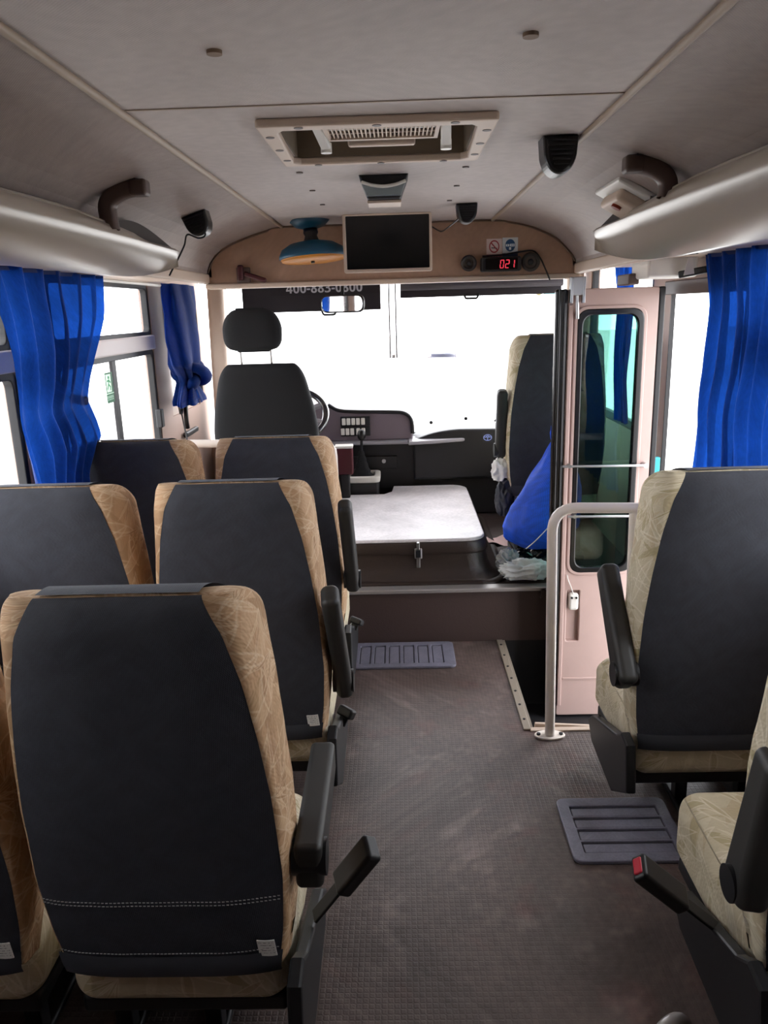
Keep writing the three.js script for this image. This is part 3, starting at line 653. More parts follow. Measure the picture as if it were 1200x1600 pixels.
// ---------------------------------------------------------------- cab: engine cover, dashboard, controls
{
  const t = thing('engine_cover', 'brown moulded engine cover with pale worn top and front latch', 'engine cover', V(0.03, CAB, 3.9));
  const ring = (x0, x1, d0, d1, r, y) => {                      // rounded rectangle, notched at the far left
    const p = [], n = 7, c = [[x1 - r, d0 + r, -Math.PI / 2], [x1 - r, d1 - r, 0], [x0 + r, d1 - r, Math.PI / 2], [x0 + r, d0 + r, Math.PI]];
    for (const [cx, cd, a0] of c) for (let i = 0; i <= n; i++) { const a = a0 + i / n * Math.PI / 2; p.push(V(cx + r * Math.cos(a), y, cd + r * Math.sin(a))); }
    p.push(p[0].clone());
    return p;
  };
  const shell = (rings) => grid(rings[0].length - 1, rings.length - 1, (u, v) => rings[Math.round(v * (rings.length - 1))][Math.round(u * (rings[0].length - 1))].clone());
  const L = -0.36;
  part('body', shell([ring(L - 0.02, 0.47, 3.38, 4.6, 0.12, 0.268), ring(L - 0.02, 0.455, 3.385, 4.6, 0.12, 0.285), ring(L, 0.425, 3.405, 4.58, 0.11, 0.3), ring(L, 0.405, 3.425, 4.57, 0.1, 0.34), ring(L, 0.395, 3.43, 4.565, 0.1, 0.398)]), M.coverLeather, t);
  part('skirt_flange', shell([ring(L - 0.04, 0.495, 3.365, 4.6, 0.13, 0.261), ring(L - 0.04, 0.495, 3.365, 4.6, 0.13, 0.272), ring(L - 0.02, 0.465, 3.383, 4.6, 0.12, 0.276)]), M.coverLeather, t);
  part('lid_band', shell([ring(L, 0.40, 3.425, 4.57, 0.1, 0.392), ring(L, 0.405, 3.42, 4.572, 0.1, 0.404), ring(L, 0.398, 3.425, 4.57, 0.1, 0.44), ring(L, 0.385, 3.437, 4.56, 0.095, 0.452)]), M.coverLeather, t, 'dark lid band');
  const top = ring(L, 0.388, 3.434, 4.56, 0.095, 0.452).slice(0, -1).map((p) => [p.x, -p.z]);
  const notch = new THREE.Shape();
  const pts = [];
  for (const q of top) { if (q[0] < -0.05 && q[1] > 4.3) continue; pts.push(q); }
  const out = []; let done = false;
  for (let i = 0; i < pts.length; i++) { out.push(pts[i]); const nx = pts[(i + 1) % pts.length]; if (!done && pts[i][1] > 4.3 && nx[1] < 4.3 && nx[0] < 0) { out.push([-0.045, 4.56], [-0.055, 4.42], [-0.1, 4.36], [L, 4.36]); done = true; } }
  part('lid_top', plan(polyShape(out), 0.446, 0.018, 0.006), M.coverTop, t, 'pale scuffed top sheet');
  const la = part('latch', [box(0.055, 0.09, 0.375, 0.425, 3.412, 3.43, 0.005), box(0.066, 0.079, 0.42, 0.455, 3.405, 3.43, 0.003), box(0.064, 0.081, 0.33, 0.38, 3.418, 3.43, 0.003)], M.steel, t, 'steel toggle latch');
  part('latch_clasp', box(0.061, 0.084, 0.383, 0.415, 3.405, 3.415, 0.004), M.darkSteel, la);
}
{ // gear lever console
  const t = thing('gear_lever', 'black gear lever in a pale-rimmed boot box beside the engine cover', 'gear lever', V(-0.225, CAB, 4.47));
  part('console_box', box(-0.325, -0.13, CAB, 0.535, 4.38, 4.58, 0.015), M.blackPlastic, t);
  part('rim', facing(polyShape([[0, 0], [0.001, 0], [0, 0.001]]), 4.5, 0.001), M.whitePlastic, t);
  t.remove(t.children[t.children.length - 1]);
  part('boot_rim', (() => { const g = extrude(withHole(rrectShape(-0.335, -0.12, 4.37, 4.59, 0.04), rrectShape(-0.3, -0.155, 4.41, 4.55, 0.03)), 0.035, 0.008); g.rotateX(-Math.PI / 2); g.translate(0, 0.535, 0); return g; })(), M.whitePlastic, t, 'pale plastic rim');
  const boot = grid(24, 12, (u, v) => { const a = u * Math.PI * 2, r = lerp(0.075, 0.014, v ** 0.6) * (1 + 0.08 * Math.sin(v * 30)), c = Math.cos(a), s = Math.sin(a); return V(-0.228 + r * Math.sign(c) * Math.abs(c) ** 0.7, lerp(0.54, 0.7, v), 4.48 + r * Math.sign(s) * Math.abs(s) ** 0.7); });
  part('boot', boot, M.blackFabric, t);
  part('stick', rod(V(-0.228, 0.68, 4.48), V(-0.222, 0.79, 4.46), 0.008), M.darkSteel, t);
  part('knob', (() => { const g = new THREE.SphereGeometry(0.026, 20, 14); g.scale(1, 1.3, 1); return g.translate(-0.222, 0.795, -4.46); })(), M.black, t);
}
{
  const t = thing('dashboard', 'dark dashboard across the cab below the windscreen with rows of switches', 'dashboard', V(0, CAB, 4.7));
  const lower = [box(-1.08, 1.05, CAB, 0.735, 4.62, 4.84, 0.02)];
  part('lower_panel', lower, M.dashDark, t);
  part('shelf', box(-0.62, 0.12, 0.722, 0.742, 4.53, 4.7, 0.008), M.dashLip, t, 'pale shelf edge');
  // instrument binnacle: a hooded hump on the driver's side
  const hump = new THREE.Shape(); hump.moveTo(-1.02, 0.74); hump.lineTo(-1.02, 0.9); hump.quadraticCurveTo(-1.0, 0.96, -0.9, 0.965); hump.lineTo(-0.42, 0.96); hump.quadraticCurveTo(-0.34, 0.915, -0.25, 0.915); hump.lineTo(0.01, 0.905); hump.quadraticCurveTo(0.07, 0.9, 0.075, 0.83); hump.lineTo(0.078, 0.74); hump.closePath();
  part('binnacle', facing(hump, 4.58, 0.24, 0.012), M.dash, t);
  const hood = [[-0.42, 0.962], [-0.36, 0.928], [-0.25, 0.917], [-0.05, 0.91], [0.03, 0.9], [0.07, 0.86], [0.078, 0.78]];
  part('hood_edge', tube(hood.map(([x, y]) => V(x, y, 4.575)), 0.011, 50, 8), M.dashDark, t, 'dark hood edge');
  for (const [y, xs] of [[0.86, [-0.33, -0.302, -0.274]], [0.8, [-0.338, -0.31, -0.282]]]) {
    const bank = part('switch_bank', box(-0.35, -0.175, y - 0.028, y + 0.028, 4.568, 4.585, 0.004), M.dashDark, t);
    for (const x of [...xs, -0.246, -0.216]) part('switch', box(x - 0.011, x + 0.011, y - 0.02, y + 0.02, 4.558, 4.57, 0.004), M.whitePlastic, bank, 'pale rocker switch');
  }
  // right-hand side: curved top and sloping ledge
  const right = new THREE.Shape(); right.moveTo(0.08, 0.7); right.lineTo(0.08, 0.735); right.quadraticCurveTo(0.18, 0.795, 0.36, 0.8); right.lineTo(1.0, 0.79); right.lineTo(1.0, 0.5); right.lineTo(0.08, 0.5); right.closePath();
  part('passenger_side', facing(right, 4.56, 0.26, 0.012), M.dashDark, t);
  part('ledge', plan(polyShape([[0.05, 4.47], [0.2, 4.5], [0.43, 4.575], [0.43, 4.59], [0.05, 4.6]]), 0.725, 0.022, 0.006), M.dashLip, t, 'sweeping ledge with its gloss highlight painted pale');  // pale colour imitates the glossy highlight along the ledge top
  const sign = canvasTex(128, 128, (x) => { x.fillStyle = '#1a1b24'; x.fillRect(0, 0, 128, 128); x.strokeStyle = '#8fa3ea'; x.lineWidth = 9; x.beginPath(); x.ellipse(64, 64, 50, 40, 0, 0, 7); x.stroke(); x.beginPath(); x.moveTo(14, 58); x.lineTo(114, 58); x.moveTo(64, 58); x.lineTo(64, 100); x.moveTo(40, 58); x.quadraticCurveTo(64, 20, 88, 58); x.stroke(); }, { wrap: false });
  part('emblem', new THREE.PlaneGeometry(0.06, 0.055).translate(0.52, 0.745, -4.557), std({ map: sign, roughness: 0.5 }), t, 'small blue round emblem');
  part('radio', [box(-0.3, -0.02, 0.56, 0.64, 4.61, 4.63, 0.006)], M.blackPlastic, t);
  part('radio_knob', [disc(V(-0.1, 0.61, 4.605), 0.012, 0.02), disc(V(-0.24, 0.61, 4.605), 0.012, 0.02)], M.steel, t);
}
{
  const t = thing('steering_wheel', 'black steering wheel rim showing past the driver seat', 'steering wheel', V(-0.6, 0.9, 4.2));
  const m = new THREE.Matrix4().makeRotationX(-Math.PI / 2 + 0.65).setPosition(-0.6, 0.955, -4.16);
  part('rim', new THREE.TorusGeometry(0.205, 0.018, 14, 60).applyMatrix4(m), phys({ color: '#2a292d', roughness: 0.2, clearcoat: 0.6 }), t);
  for (const a of [0.42, -0.28, 2.75, 3.45]) part('spoke', bar(new THREE.Vector3(Math.cos(a) * 0.04, Math.sin(a) * 0.04, 0), new THREE.Vector3(Math.cos(a) * 0.2, Math.sin(a) * 0.2, 0), 0.03, 0.02, 0.006, new THREE.Vector3(0, 0, 1)).applyMatrix4(m), M.dashLip, t);
  part('hub', new THREE.CylinderGeometry(0.06, 0.06, 0.04, 24).rotateX(Math.PI / 2).applyMatrix4(m), M.blackPlastic, t);
  part('column', rod(V(-0.6, 0.94, 4.2), V(-0.6, 0.78, 4.6), 0.03), M.blackPlastic, t);
}
{
  const t = thing('cup_box', 'small dark red box with a pale lid in front of the dashboard switches', 'box', V(-0.316, 0.464, 4.31));
  part('box_body', box(-0.365, -0.268, 0.6, 0.752, 4.27, 4.345, 0.008), std({ color: '#4a0d1c', roughness: 0.5 }), t);
  part('box_lid', box(-0.368, -0.265, 0.75, 0.765, 4.267, 4.348, 0.005), M.whitePlastic, t, 'pale lid');
  part('box_stand', box(-0.34, -0.29, 0.464, 0.602, 4.28, 4.335, 0.006), M.blackPlastic, t);
}
// sun visors with the phone number band, and the inside mirror
{
  const t = thing('sun_visor', 'dark visor band with pale phone digits above the driver', 'visor', V(-0.45, 1.5, 4.3));
  part('visor_panel', box(-0.83, -0.085, 1.497, 1.742, 4.3, 4.315, 0.006), std({ color: '#1c141b', roughness: 0.6 }), t);
  const txt = canvasTex(1024, 128, (x, w, h) => { x.fillStyle = '#1c141b'; x.fillRect(0, 0, w, h); x.fillStyle = '#b9b6bc'; x.font = 'bold 118px sans-serif'; x.textAlign = 'center'; x.fillText('400-883-0800', w / 2, 108); }, { wrap: false });
  part('lettering', new THREE.PlaneGeometry(0.58, 0.075).translate(-0.385, 1.62, -4.297), std({ map: txt, roughness: 0.7 }), t);
  part('clip', pipe([V(-0.405, 1.5, 4.3), V(-0.395, 1.478, 4.3), V(-0.335, 1.478, 4.3), V(-0.325, 1.5, 4.3)], 0.006, 0.008, 8), M.black, t);
  const u = thing('sun_visor', 'long dark visor band hanging over the right half of the windscreen', 'visor', V(0.43, 1.55, 4.3));
  part('visor_panel', box(0.02, 0.88, 1.553, 1.742, 4.3, 4.315, 0.006), std({ color: '#1c141b', roughness: 0.6 }), u);
  part('visor_roller', rod(V(0.02, 1.61, 4.275), V(0.88, 1.61, 4.275), 0.02, 12), std({ color: '#4e4a50', roughness: 0.6 }), u);
  part('clip', pipe([V(0.36, 1.565, 4.3), V(0.37, 1.541, 4.3), V(0.43, 1.541, 4.3), V(0.44, 1.565, 4.3)], 0.006, 0.008, 8), M.black, u);
  const s = thing('hanging_strip', 'narrow clear plastic strip hanging down the middle of the windscreen', 'strip', V(-0.022, 1.25, 4.2));
  part('strip', box(-0.037, -0.009, 1.245, 1.742, 4.2, 4.204), phys({ color: '#f4f2f2', transmission: 0.85, roughness: 0.35, thickness: 0 }), s);
  part('strip_edge', [box(-0.044, -0.037, 1.245, 1.742, 4.198, 4.206), box(-0.009, -0.002, 1.245, 1.742, 4.198, 4.206)], std({ color: '#6d6668', roughness: 0.4 }), s);
  part('strip_weight', box(-0.03, -0.014, 1.245, 1.262, 4.196, 4.208, 0.003), M.transom, s);
}
{
  const t = thing('rear_view_mirror', 'oblong inside mirror hanging below the header left of the centre strip', 'mirror', V(-0.255, 1.48, 3.85));
  part('housing', facing(rrectShape(-0.37, -0.155, 1.487, 1.572, 0.035), 3.85, 0.03, 0.012), M.black, t);
  part('mirror_glass', facing(rrectShape(-0.362, -0.163, 1.494, 1.565, 0.03), 3.846, 0.006, 0.001), phys({ color: '#e8e8ea', metalness: 1, roughness: 0.03 }), t);
  for (const c of t.children) { c.geometry.translate(0.007, 0, 0); c.geometry.rotateY(-0.16); c.geometry.translate(-0.007, 0, 0); }
  part('stalk', rod(V(-0.26, 1.57, 3.87), V(-0.26, 1.7, 3.95), 0.008), M.blackPlastic, t);
}
// ---------------------------------------------------------------- blue sack, bags and papers in the cab
{
  const t = thing('blue_sack', 'bright blue woven sack slumped against the crew seat', 'sack', V(0.64, 0.4, 3.5));
  const body = grid(48, 30, (u, v) => {
    const a = u * Math.PI * 2, y = lerp(0.41, 0.93, v);
    const xl = pl([[0.41, 0.52], [0.46, 0.468], [0.5, 0.462], [0.6, 0.505], [0.7, 0.565], [0.8, 0.63], [0.93, 0.7]], y), xr = pl([[0.41, 0.74], [0.5, 0.82], [0.7, 0.83], [0.93, 0.74]], y);
    const k = v < 0.06 ? lerp(0.75, 1, v / 0.06) : v > 0.93 ? lerp(1, 0.6, (v - 0.93) / 0.07) : 1;
    const cx = (xl + xr) / 2, rx = (xr - xl) / 2 * k, rd = pl([[0.41, 0.08], [0.5, 0.1], [0.75, 0.075], [0.93, 0.03]], y) * k;
    const n = 1 + 0.1 * N(Math.cos(a) * 2.2, y * 9, Math.sin(a) * 2.2) + 0.04 * N(Math.cos(a) * 6, y * 24, Math.sin(a) * 6);
    return V(cx + Math.cos(a) * rx * n, y, 3.47 + Math.sin(a) * rd * n);
  });
  part('sack_body', body, M.sack, t);
  part('sack_neck', (() => { const g = new THREE.IcosahedronGeometry(0.045, 3), p = g.attributes.position; for (let i = 0; i < p.count; i++) { const k = 1 + 0.3 * N(p.getX(i) * 50, p.getY(i) * 50, p.getZ(i) * 50); p.setXYZ(i, p.getX(i) * k, p.getY(i) * k * 1.2, p.getZ(i) * k * 0.6); } g.computeVertexNormals(); return g.translate(0.72, 0.94, -3.47); })(), M.sack, t);
  part('tie_string', tube([V(0.56, 0.43, 3.36), V(0.6, 0.47, 3.35), V(0.66, 0.53, 3.36)], 0.0025, 20, 6), M.whitePlastic, t);
}
function crumple(cx, cy, cd, rx, ry, rd, sd, f = 9, amp = 0.32) {
  const g = mergeVertices(new THREE.IcosahedronGeometry(1, 14).deleteAttribute('normal').deleteAttribute('uv'), 1e-4), p = g.attributes.position;
  for (let i = 0; i < p.count; i++) {
    const x = p.getX(i), y = p.getY(i), z = p.getZ(i);
    const ridged = (q) => 1 - Math.abs(q) * 2;
    let k = 1 + amp * (ridged(N(x * f * 0.3 + sd, y * f * 0.3, z * f * 0.3)) - 0.5) + amp * 0.3 * ridged(N(x * f * 0.7, y * f * 0.7 + sd, z * f * 0.7)) - amp * 0.2;
    p.setXYZ(i, x * k * rx + cx, Math.max(y * k, -0.8) * ry + cy, z * k * rd - cd);
  }
  g.computeVertexNormals();
  return g;
}
const glossWhite = phys({ color: '#d3d8da', roughness: 0.22, clearcoat: 0.6 }), glossDark = phys({ color: '#15191b', roughness: 0.2, clearcoat: 0.6 });
single('plastic_bag', crumple(0.62, 0.325, 3.49, 0.13, 0.06, 0.06, 3, 6, 0.4), glossDark, 'crumpled black plastic bag spread below the blue sack', 'bag');
single('plastic_bag', crumple(0.56, 0.325, 3.365, 0.105, 0.05, 0.04, 8, 6, 0.5), glossWhite, 'crumpled pale plastic bag on the cab floor edge', 'bag');
single('plastic_bag', crumple(0.492, 0.34, 3.445, 0.05, 0.06, 0.035, 15, 6, 0.45), phys({ color: '#a9b0b3', roughness: 0.25, clearcoat: 0.5 }), 'small grey crumpled bag beside the engine cover corner', 'bag');
single('white_bundle', crumple(0.487, 0.725, 3.7, 0.045, 0.06, 0.045, 21, 5, 0.3), std({ color: '#f0eeea', roughness: 0.7 }), 'white crumpled bundle beside the crew seat armrest', 'bag');
single('dark_bag', crumple(0.505, 0.585, 3.68, 0.045, 0.1, 0.05, 27, 7, 0.22), std({ color: '#3b3e47', roughness: 0.5 }), 'dark grey bag hanging under the white bundle', 'bag');
single('paper_sheet', (() => { const g = grid(6, 4, (u, v) => V(lerp(0.44, 0.56, u) + 0.02 * v, CAB + 0.012 + 0.012 * Math.sin(u * 5 + v * 3), lerp(3.95, 4.1, v))); return g; })(), std({ color: '#d9b9b6', roughness: 0.8, side: THREE.DoubleSide }), 'pinkish sheet of paper lying on the cab floor', 'paper');

// ---------------------------------------------------------------- floor mats
function stepMat(label, x0, x1, d0, d1, skew, slots, along) {
  const t = thing('floor_mat', label, 'mat', V((x0 + x1) / 2, 0, (d0 + d1) / 2));
  const outer = rrectShape(x0, x1, d0, d1, 0.03), holes = [];
  for (let k = 0; k < slots; k++) {
    const m = 0.035;
    if (along === 'x') { const a = lerp(d0 + m, d1 - m, k / slots), b = lerp(d0 + m, d1 - m, (k + 1) / slots) - 0.006; holes.push([x0 + m, x1 - m, a, b]); }
    else { const a = lerp(x0 + m, x1 - m, k / slots), b = lerp(x0 + m, x1 - m, (k + 1) / slots) - 0.016; holes.push([a, b, d0 + m, d1 - m]); }
  }
  part('mat_frame', plan(holes.reduce((s, h) => withHole(s, rrectShape(...h, 0.005)), outer), 0.0005, 0.012, 0.003), M.mat, t);
  part('mat_base', box(x0 + 0.03, x1 - 0.03, 0.0005, 0.004, d0 + 0.03, d1 - 0.03), M.matGroove, t);
  for (const [a, b, c, d] of holes) part('mat_rib', box(a + 0.003, b - 0.003, 0.003, 0.0105, c + 0.002, d - 0.009, 0.003), M.mat, t);
}
stepMat('grey ribbed floor mat against the cab step', -0.235, 0.22, 3.045, 3.3, 0, 6, 'z');
stepMat('grey ribbed floor mat beside the lower right seat cushion', 0.455, 0.785, 1.825, 2.11, 0, 4, 'x');

// ---------------------------------------------------------------- luggage racks
function rack(side, label, noseX, noseY, tip, brX, brD) {
  const t = thing('luggage_rack', label, 'luggage rack', V(side * 0.75, 1.63, 1.2), 'luggage racks');
  const near = -1.6, outX = side < 0 ? -0.862 : 0.817, outY = side < 0 ? 1.618 : 1.622, w = Math.abs(outX - noseX), LEN = 0.42;
  // surfboard tray: sections across, running along d; the front end narrows to a blunt rounded tip at the nose
  const sec = [[0.004, 0.036], [-0.008, 0.03], [-0.014, 0.016], [-0.014, 0.0], [-0.006, -0.018], [0.016, -0.036], [0.05, -0.055], [w * 0.66, outY - noseY - 0.004], [w, outY - noseY]];
  const endK = (d) => Math.max(0, 1 - clamp((d - (tip - LEN)) / LEN) ** 3.6) ** 0.5;               // 1 along the length, 0 at the tip
  const along = [near, 0, 0.6, 1.0, 1.4, 1.8]; for (let i = 0; i <= 18; i++) along.push(tip - LEN + LEN * Math.sin(i / 18 * Math.PI / 2));
  const at = (v) => along[Math.round(v * (along.length - 1))], drop = (d) => -0.012 * clamp((1.9 - d) / 1.2);
  const rimK = (d) => lerp(1, 0.15, smooth(tip - LEN - 0.2, tip - 0.25, d));
  const tray = grid(sec.length - 1, along.length - 1, (u, v) => {
    const d = at(v), [q, h] = sec[Math.round(u * (sec.length - 1))], k = endK(d);
    return V(noseX + side * (q > 0 ? q * k : q * lerp(0.4, 1, k)), noseY + drop(d) + h * (h < 0 ? lerp(0.55, 1, k) : rimK(d)), d);
  });
  part('tray', tray, Object.assign(M.rack, { side: THREE.DoubleSide }), t);
  part('rim_bead', tube(along.map((d) => V(noseX + side * 0.006, noseY + drop(d) + 0.034 * rimK(d), d)), 0.006, 80, 8), M.rack, t);
  part('tray_floor', grid(2, along.length - 1, (u, v) => { const d = at(v), k = endK(d); return V(noseX + side * (0.006 + (w - 0.01) * u * k), noseY + drop(d) + lerp(0.004, -0.012, u), d); }), M.bracket, t, 'dark tray lining');
  const endPt = (f) => { const d = tip - LEN + LEN * Math.pow(Math.max(0, 1 - f * f), 1 / 3.6); return [noseX + side * w * f, d]; };
  const lens = Object.assign(std({ color: '#2e2420', roughness: 0.7 }), { side: THREE.DoubleSide });  // dark colour paints the shade on the lining behind the rim
  part('shade_panel', grid(24, 3, (u, v) => { const d = lerp(tip - LEN - 0.12, tip - 0.005, u), x = noseX + side * lerp(0.035, 0.004, u ** 3); return V(x, noseY + lerp(-0.01, 0.004 + 0.058 * Math.sin(Math.PI * Math.min(1, 0.12 + u * 0.88)), v), d); }), lens, t, 'added dark sheet standing for the shaded lining behind the tray');
  part('end_bead', tube(Array.from({ length: 16 }, (_, i) => { const f = i / 15, [x, d] = endPt(f); return V(x, lerp(noseY - 0.008, outY + 0.002, f), d); }), 0.005, 60, 8), M.bracket, t, 'dark edging around the rounded end');
  // angular arm up to the lining
  const cy = (x) => pl((side < 0 ? LP : RP).map(([a, b]) => [Math.abs(a), b]), Math.abs(x));
  for (const bd of [brD, brD - 1.0]) {
    const x0 = brX, x1 = brX + side * 0.082, yA = cy(x0) - 0.02, yB = cy(x1) - 0.012;
    const arm = [[x0, yA], [lerp(x0, x1, 0.5), lerp(yA, yB, 0.4)], [lerp(x0, x1, 0.88), yB - 0.006], [x1, yB - 0.022], [x1, yB - 0.05], [x1 - side * 0.002, noseY + 0.01]].map(([x, y]) => V(x, y, bd));
    const c = new THREE.CatmullRomCurve3(arm), g = grid(16, 30, (u, v) => { const p = c.getPoint(v), tg = c.getTangent(v), a = u * Math.PI * 2, nrm = new THREE.Vector3(-tg.y, tg.x, 0).normalize(), ca = Math.cos(a), sa = Math.sin(a); return p.clone().addScaledVector(nrm, Math.sign(ca) * Math.abs(ca) ** 0.6 * 0.0205).add(new THREE.Vector3(0, 0, Math.sign(sa) * Math.abs(sa) ** 0.6 * 0.02)); });
    part('bracket_arm', [g, box(x0 - 0.022, x0 + 0.022, cy(x0) - 0.042, cy(x0) - 0.004, bd - 0.022, bd + 0.022, 0.008)], M.bracket, t, 'brown angular bracket arm');
  }
}
rack(-1, 'long beige luggage rack above the left windows, rounded front end', -0.7, 1.695, 2.6, -0.616, 2.0);
rack(1, 'long beige luggage rack above the right curtain, rounded front end', 0.642, 1.72, 2.64, 0.556, 1.95);

// ---------------------------------------------------------------- ceiling fittings
{
  const t = thing('roof_vent', 'open cream roof vent with slatted grille and two handles', 'vent', V(-0.03, TOP - 0.02, 1.8));
  part('outer_frame', (() => { const g = extrude(withHole(rrectShape(-0.262, 0.203, 1.6, 2.022, 0.012), polyShape([[-0.212, 1.64], [0.152, 1.64], [0.165, 1.66], [0.175, 1.98], [0.16, 1.999], [-0.22, 1.999], [-0.235, 1.98], [-0.225, 1.66]])), 0.016, 0.004); g.rotateX(-Math.PI / 2); g.translate(0, TOP - 0.012, 0); return g; })(), M.creamTrim, t);
  const wx0 = -0.228, wx1 = 0.168, well = std({ color: '#6d5f4e', roughness: 0.6 });
  part('well', [box(wx0 - 0.008, wx0, TOP, 1.97, 1.64, 2.0), box(wx1, wx1 + 0.008, TOP, 1.97, 1.64, 2.0), box(wx0, wx1, TOP, 1.97, 1.632, 1.64), box(wx0, wx1, TOP, 1.97, 2.0, 2.008), box(wx0, wx1, 1.955, 1.97, 1.64, 2.0)], well, t);
  const gr = part('grille', (() => { const g = extrude(withHole(rrectShape(-0.14, 0.095, 1.66, 1.8, 0.004), rrectShape(-0.132, 0.087, 1.669, 1.787, 0.003)), 0.01); g.rotateX(-Math.PI / 2); return g.translate(0, TOP - 0.006, 0); })(), M.creamTrim, t);
  part('grille_backing', box(-0.135, 0.09, TOP + 0.014, TOP + 0.018, 1.665, 1.795), M.black, gr);
  const slats = []; for (let k = 0; k < 27; k++) slats.push(bar(V(-0.132 + k * 0.0085, TOP - 0.001, 1.668), V(-0.132 + k * 0.0085, TOP + 0.001, 1.79), 0.0032, 0.008, 0.001));
  for (const s of slats) part('slat', s, M.creamTrim, gr);
  part('cross_wire', [bar(V(-0.135, TOP, 1.71), V(0.09, TOP, 1.71), 0.006, 0.004, 0.001), bar(V(-0.135, TOP, 1.75), V(0.09, TOP, 1.75), 0.006, 0.004, 0.001)], M.creamTrim, gr);
  part('lid_bar', box(-0.1, 0.05, TOP - 0.004, TOP + 0.02, 1.86, 1.885, 0.006), M.creamTrim, t);
  for (const x of [-0.155, 0.105]) part('handle', [bar(V(x, TOP + 0.01, 1.67), V(x + 0.01, TOP - 0.012, 1.82), 0.022, 0.014, 0.005), disc(V(x + 0.01, TOP - 0.014, 1.825), 0.012, 0.02, 'y')], M.whitePlastic, t, 'pale handle');
  const sc = []; for (const x of [-0.246, 0.188]) for (const d of [1.69, 1.82, 1.94]) sc.push([x, d]); for (const x of [-0.18, -0.03, 0.12]) sc.push([x, 1.615], [x, 2.01]);
  for (const [x, d] of sc) part('screw', disc(V(x, TOP - 0.0135, d), 0.009, 0.007, 'y', 14), M.bracket, t);
}
{
  const t = thing('dome_light', 'small chrome-fronted dome light between the vent and the monitor', 'light', V(-0.03, TOP - 0.06, 2.28));
  const trap = (y0, y1, g) => { const w = (y) => lerp(0.048, 0.068, clamp((y - (TOP - 0.062)) / 0.062)) - g, sh = new THREE.Shape(), c = -0.028; sh.moveTo(c - w(y0) + 0.012, y0); sh.lineTo(c + w(y0) - 0.012, y0); sh.quadraticCurveTo(c + w(y0), y0, c + w(y0), y0 + 0.01); sh.lineTo(c + w(y1), y1); sh.lineTo(c - w(y1), y1); sh.lineTo(c - w(y0), y0 + 0.01); sh.quadraticCurveTo(c - w(y0), y0, c - w(y0) + 0.012, y0); return sh; };
  part('base', box(-0.075, 0.02, TOP - 0.07, TOP - 0.062, 2.3, 2.4, 0.003), M.creamTrim, t);
  part('housing', facing(trap(TOP - 0.062, TOP, 0), 2.27, 0.12, 0.006), M.darkSteel, t);
  const lensShape = (() => { const c = -0.028, sh = new THREE.Shape(); sh.moveTo(c - 0.062, TOP - 0.02); sh.quadraticCurveTo(c, TOP - 0.045, c + 0.062, TOP - 0.02); sh.lineTo(c + 0.047, TOP - 0.056); sh.lineTo(c - 0.047, TOP - 0.056); sh.closePath(); return sh; })();
  part('lens', facing(lensShape, 2.262, 0.012, 0.003), phys({ color: '#7d878c', roughness: 0.25 }), t, 'glossy grey lens');
  part('chrome_crescent', tube([V(-0.088, TOP - 0.02, 2.262), V(-0.06, TOP - 0.029, 2.258), V(-0.028, TOP - 0.033, 2.256), V(0.004, TOP - 0.029, 2.258), V(0.032, TOP - 0.02, 2.262)], 0.0045, 30, 8), M.whitePlastic, t, 'pale curved strip');
}
function speaker(label, x, y, d, w, h, tilt, extra) {
  const t = thing('ceiling_speaker', label, 'speaker', V(x, y, d), 'small black speakers');
  const prof = new THREE.Shape(); prof.moveTo(-w / 2, 0); prof.lineTo(w / 2, 0); prof.lineTo(w * 0.46, -h * 0.5); prof.quadraticCurveTo(w * 0.34, -h, 0, -h); prof.quadraticCurveTo(-w * 0.34, -h, -w * 0.46, -h * 0.5); prof.closePath();
  const g = extrude(prof, 0.075, 0.008); g.translate(0, 0, -0.0675); g.rotateZ(tilt); g.translate(x, y, -d);
  const b = part('housing', g, M.black, t);
  const f = new THREE.PlaneGeometry(1, 1);
  const gs = []; for (let k = 0; k < 6; k++) { const q = new THREE.BoxGeometry(w * (0.8 - 0.08 * k), 0.003, 0.004).translate(0, -h * 0.15 - k * h * 0.12, 0.009); q.rotateZ(tilt); gs.push(q.translate(x, y, -d)); }
  part('grille_slat', gs, M.blackPlastic, b);
  part('mount', bar(new THREE.Vector3(x, y - 0.004, -d - 0.02), new THREE.Vector3(x, y - 0.004, -d - 0.055), 0.03, 0.012, 0.004), M.black, t);
  extra?.(t);
}
speaker('largest black speaker on the ceiling seam above the right rack', 0.365, TOP - 0.002, 1.83, 0.078, 0.078, 0);
speaker('small black speaker above the no-smoking stickers', 0.258, TOP - 0.002, 2.93, 0.075, 0.065, 0.02, (t) => part('cable', tube([V(0.23, TOP - 0.05, 2.95), V(0.2, TOP - 0.065, 3.1), V(0.185, TOP - 0.06, 3.3), V(0.16, 1.83, 3.49)], 0.003, 30, 6), M.black, t));
speaker('black speaker on the left side lining with a hanging cable', -0.645, 1.812, 2.62, 0.082, 0.07, 0.32, (t) => part('cable', tube([V(-0.615, 1.77, 2.63), V(-0.612, 1.745, 2.63), V(-0.635, 1.738, 2.63), V(-0.672, 1.75, 2.64), V(-0.69, 1.72, 2.66), V(-0.72, 1.68, 2.68), V(-0.74, 1.66, 2.7), V(-0.765, 1.63, 2.72)], 0.003, 60, 6), M.black, t));
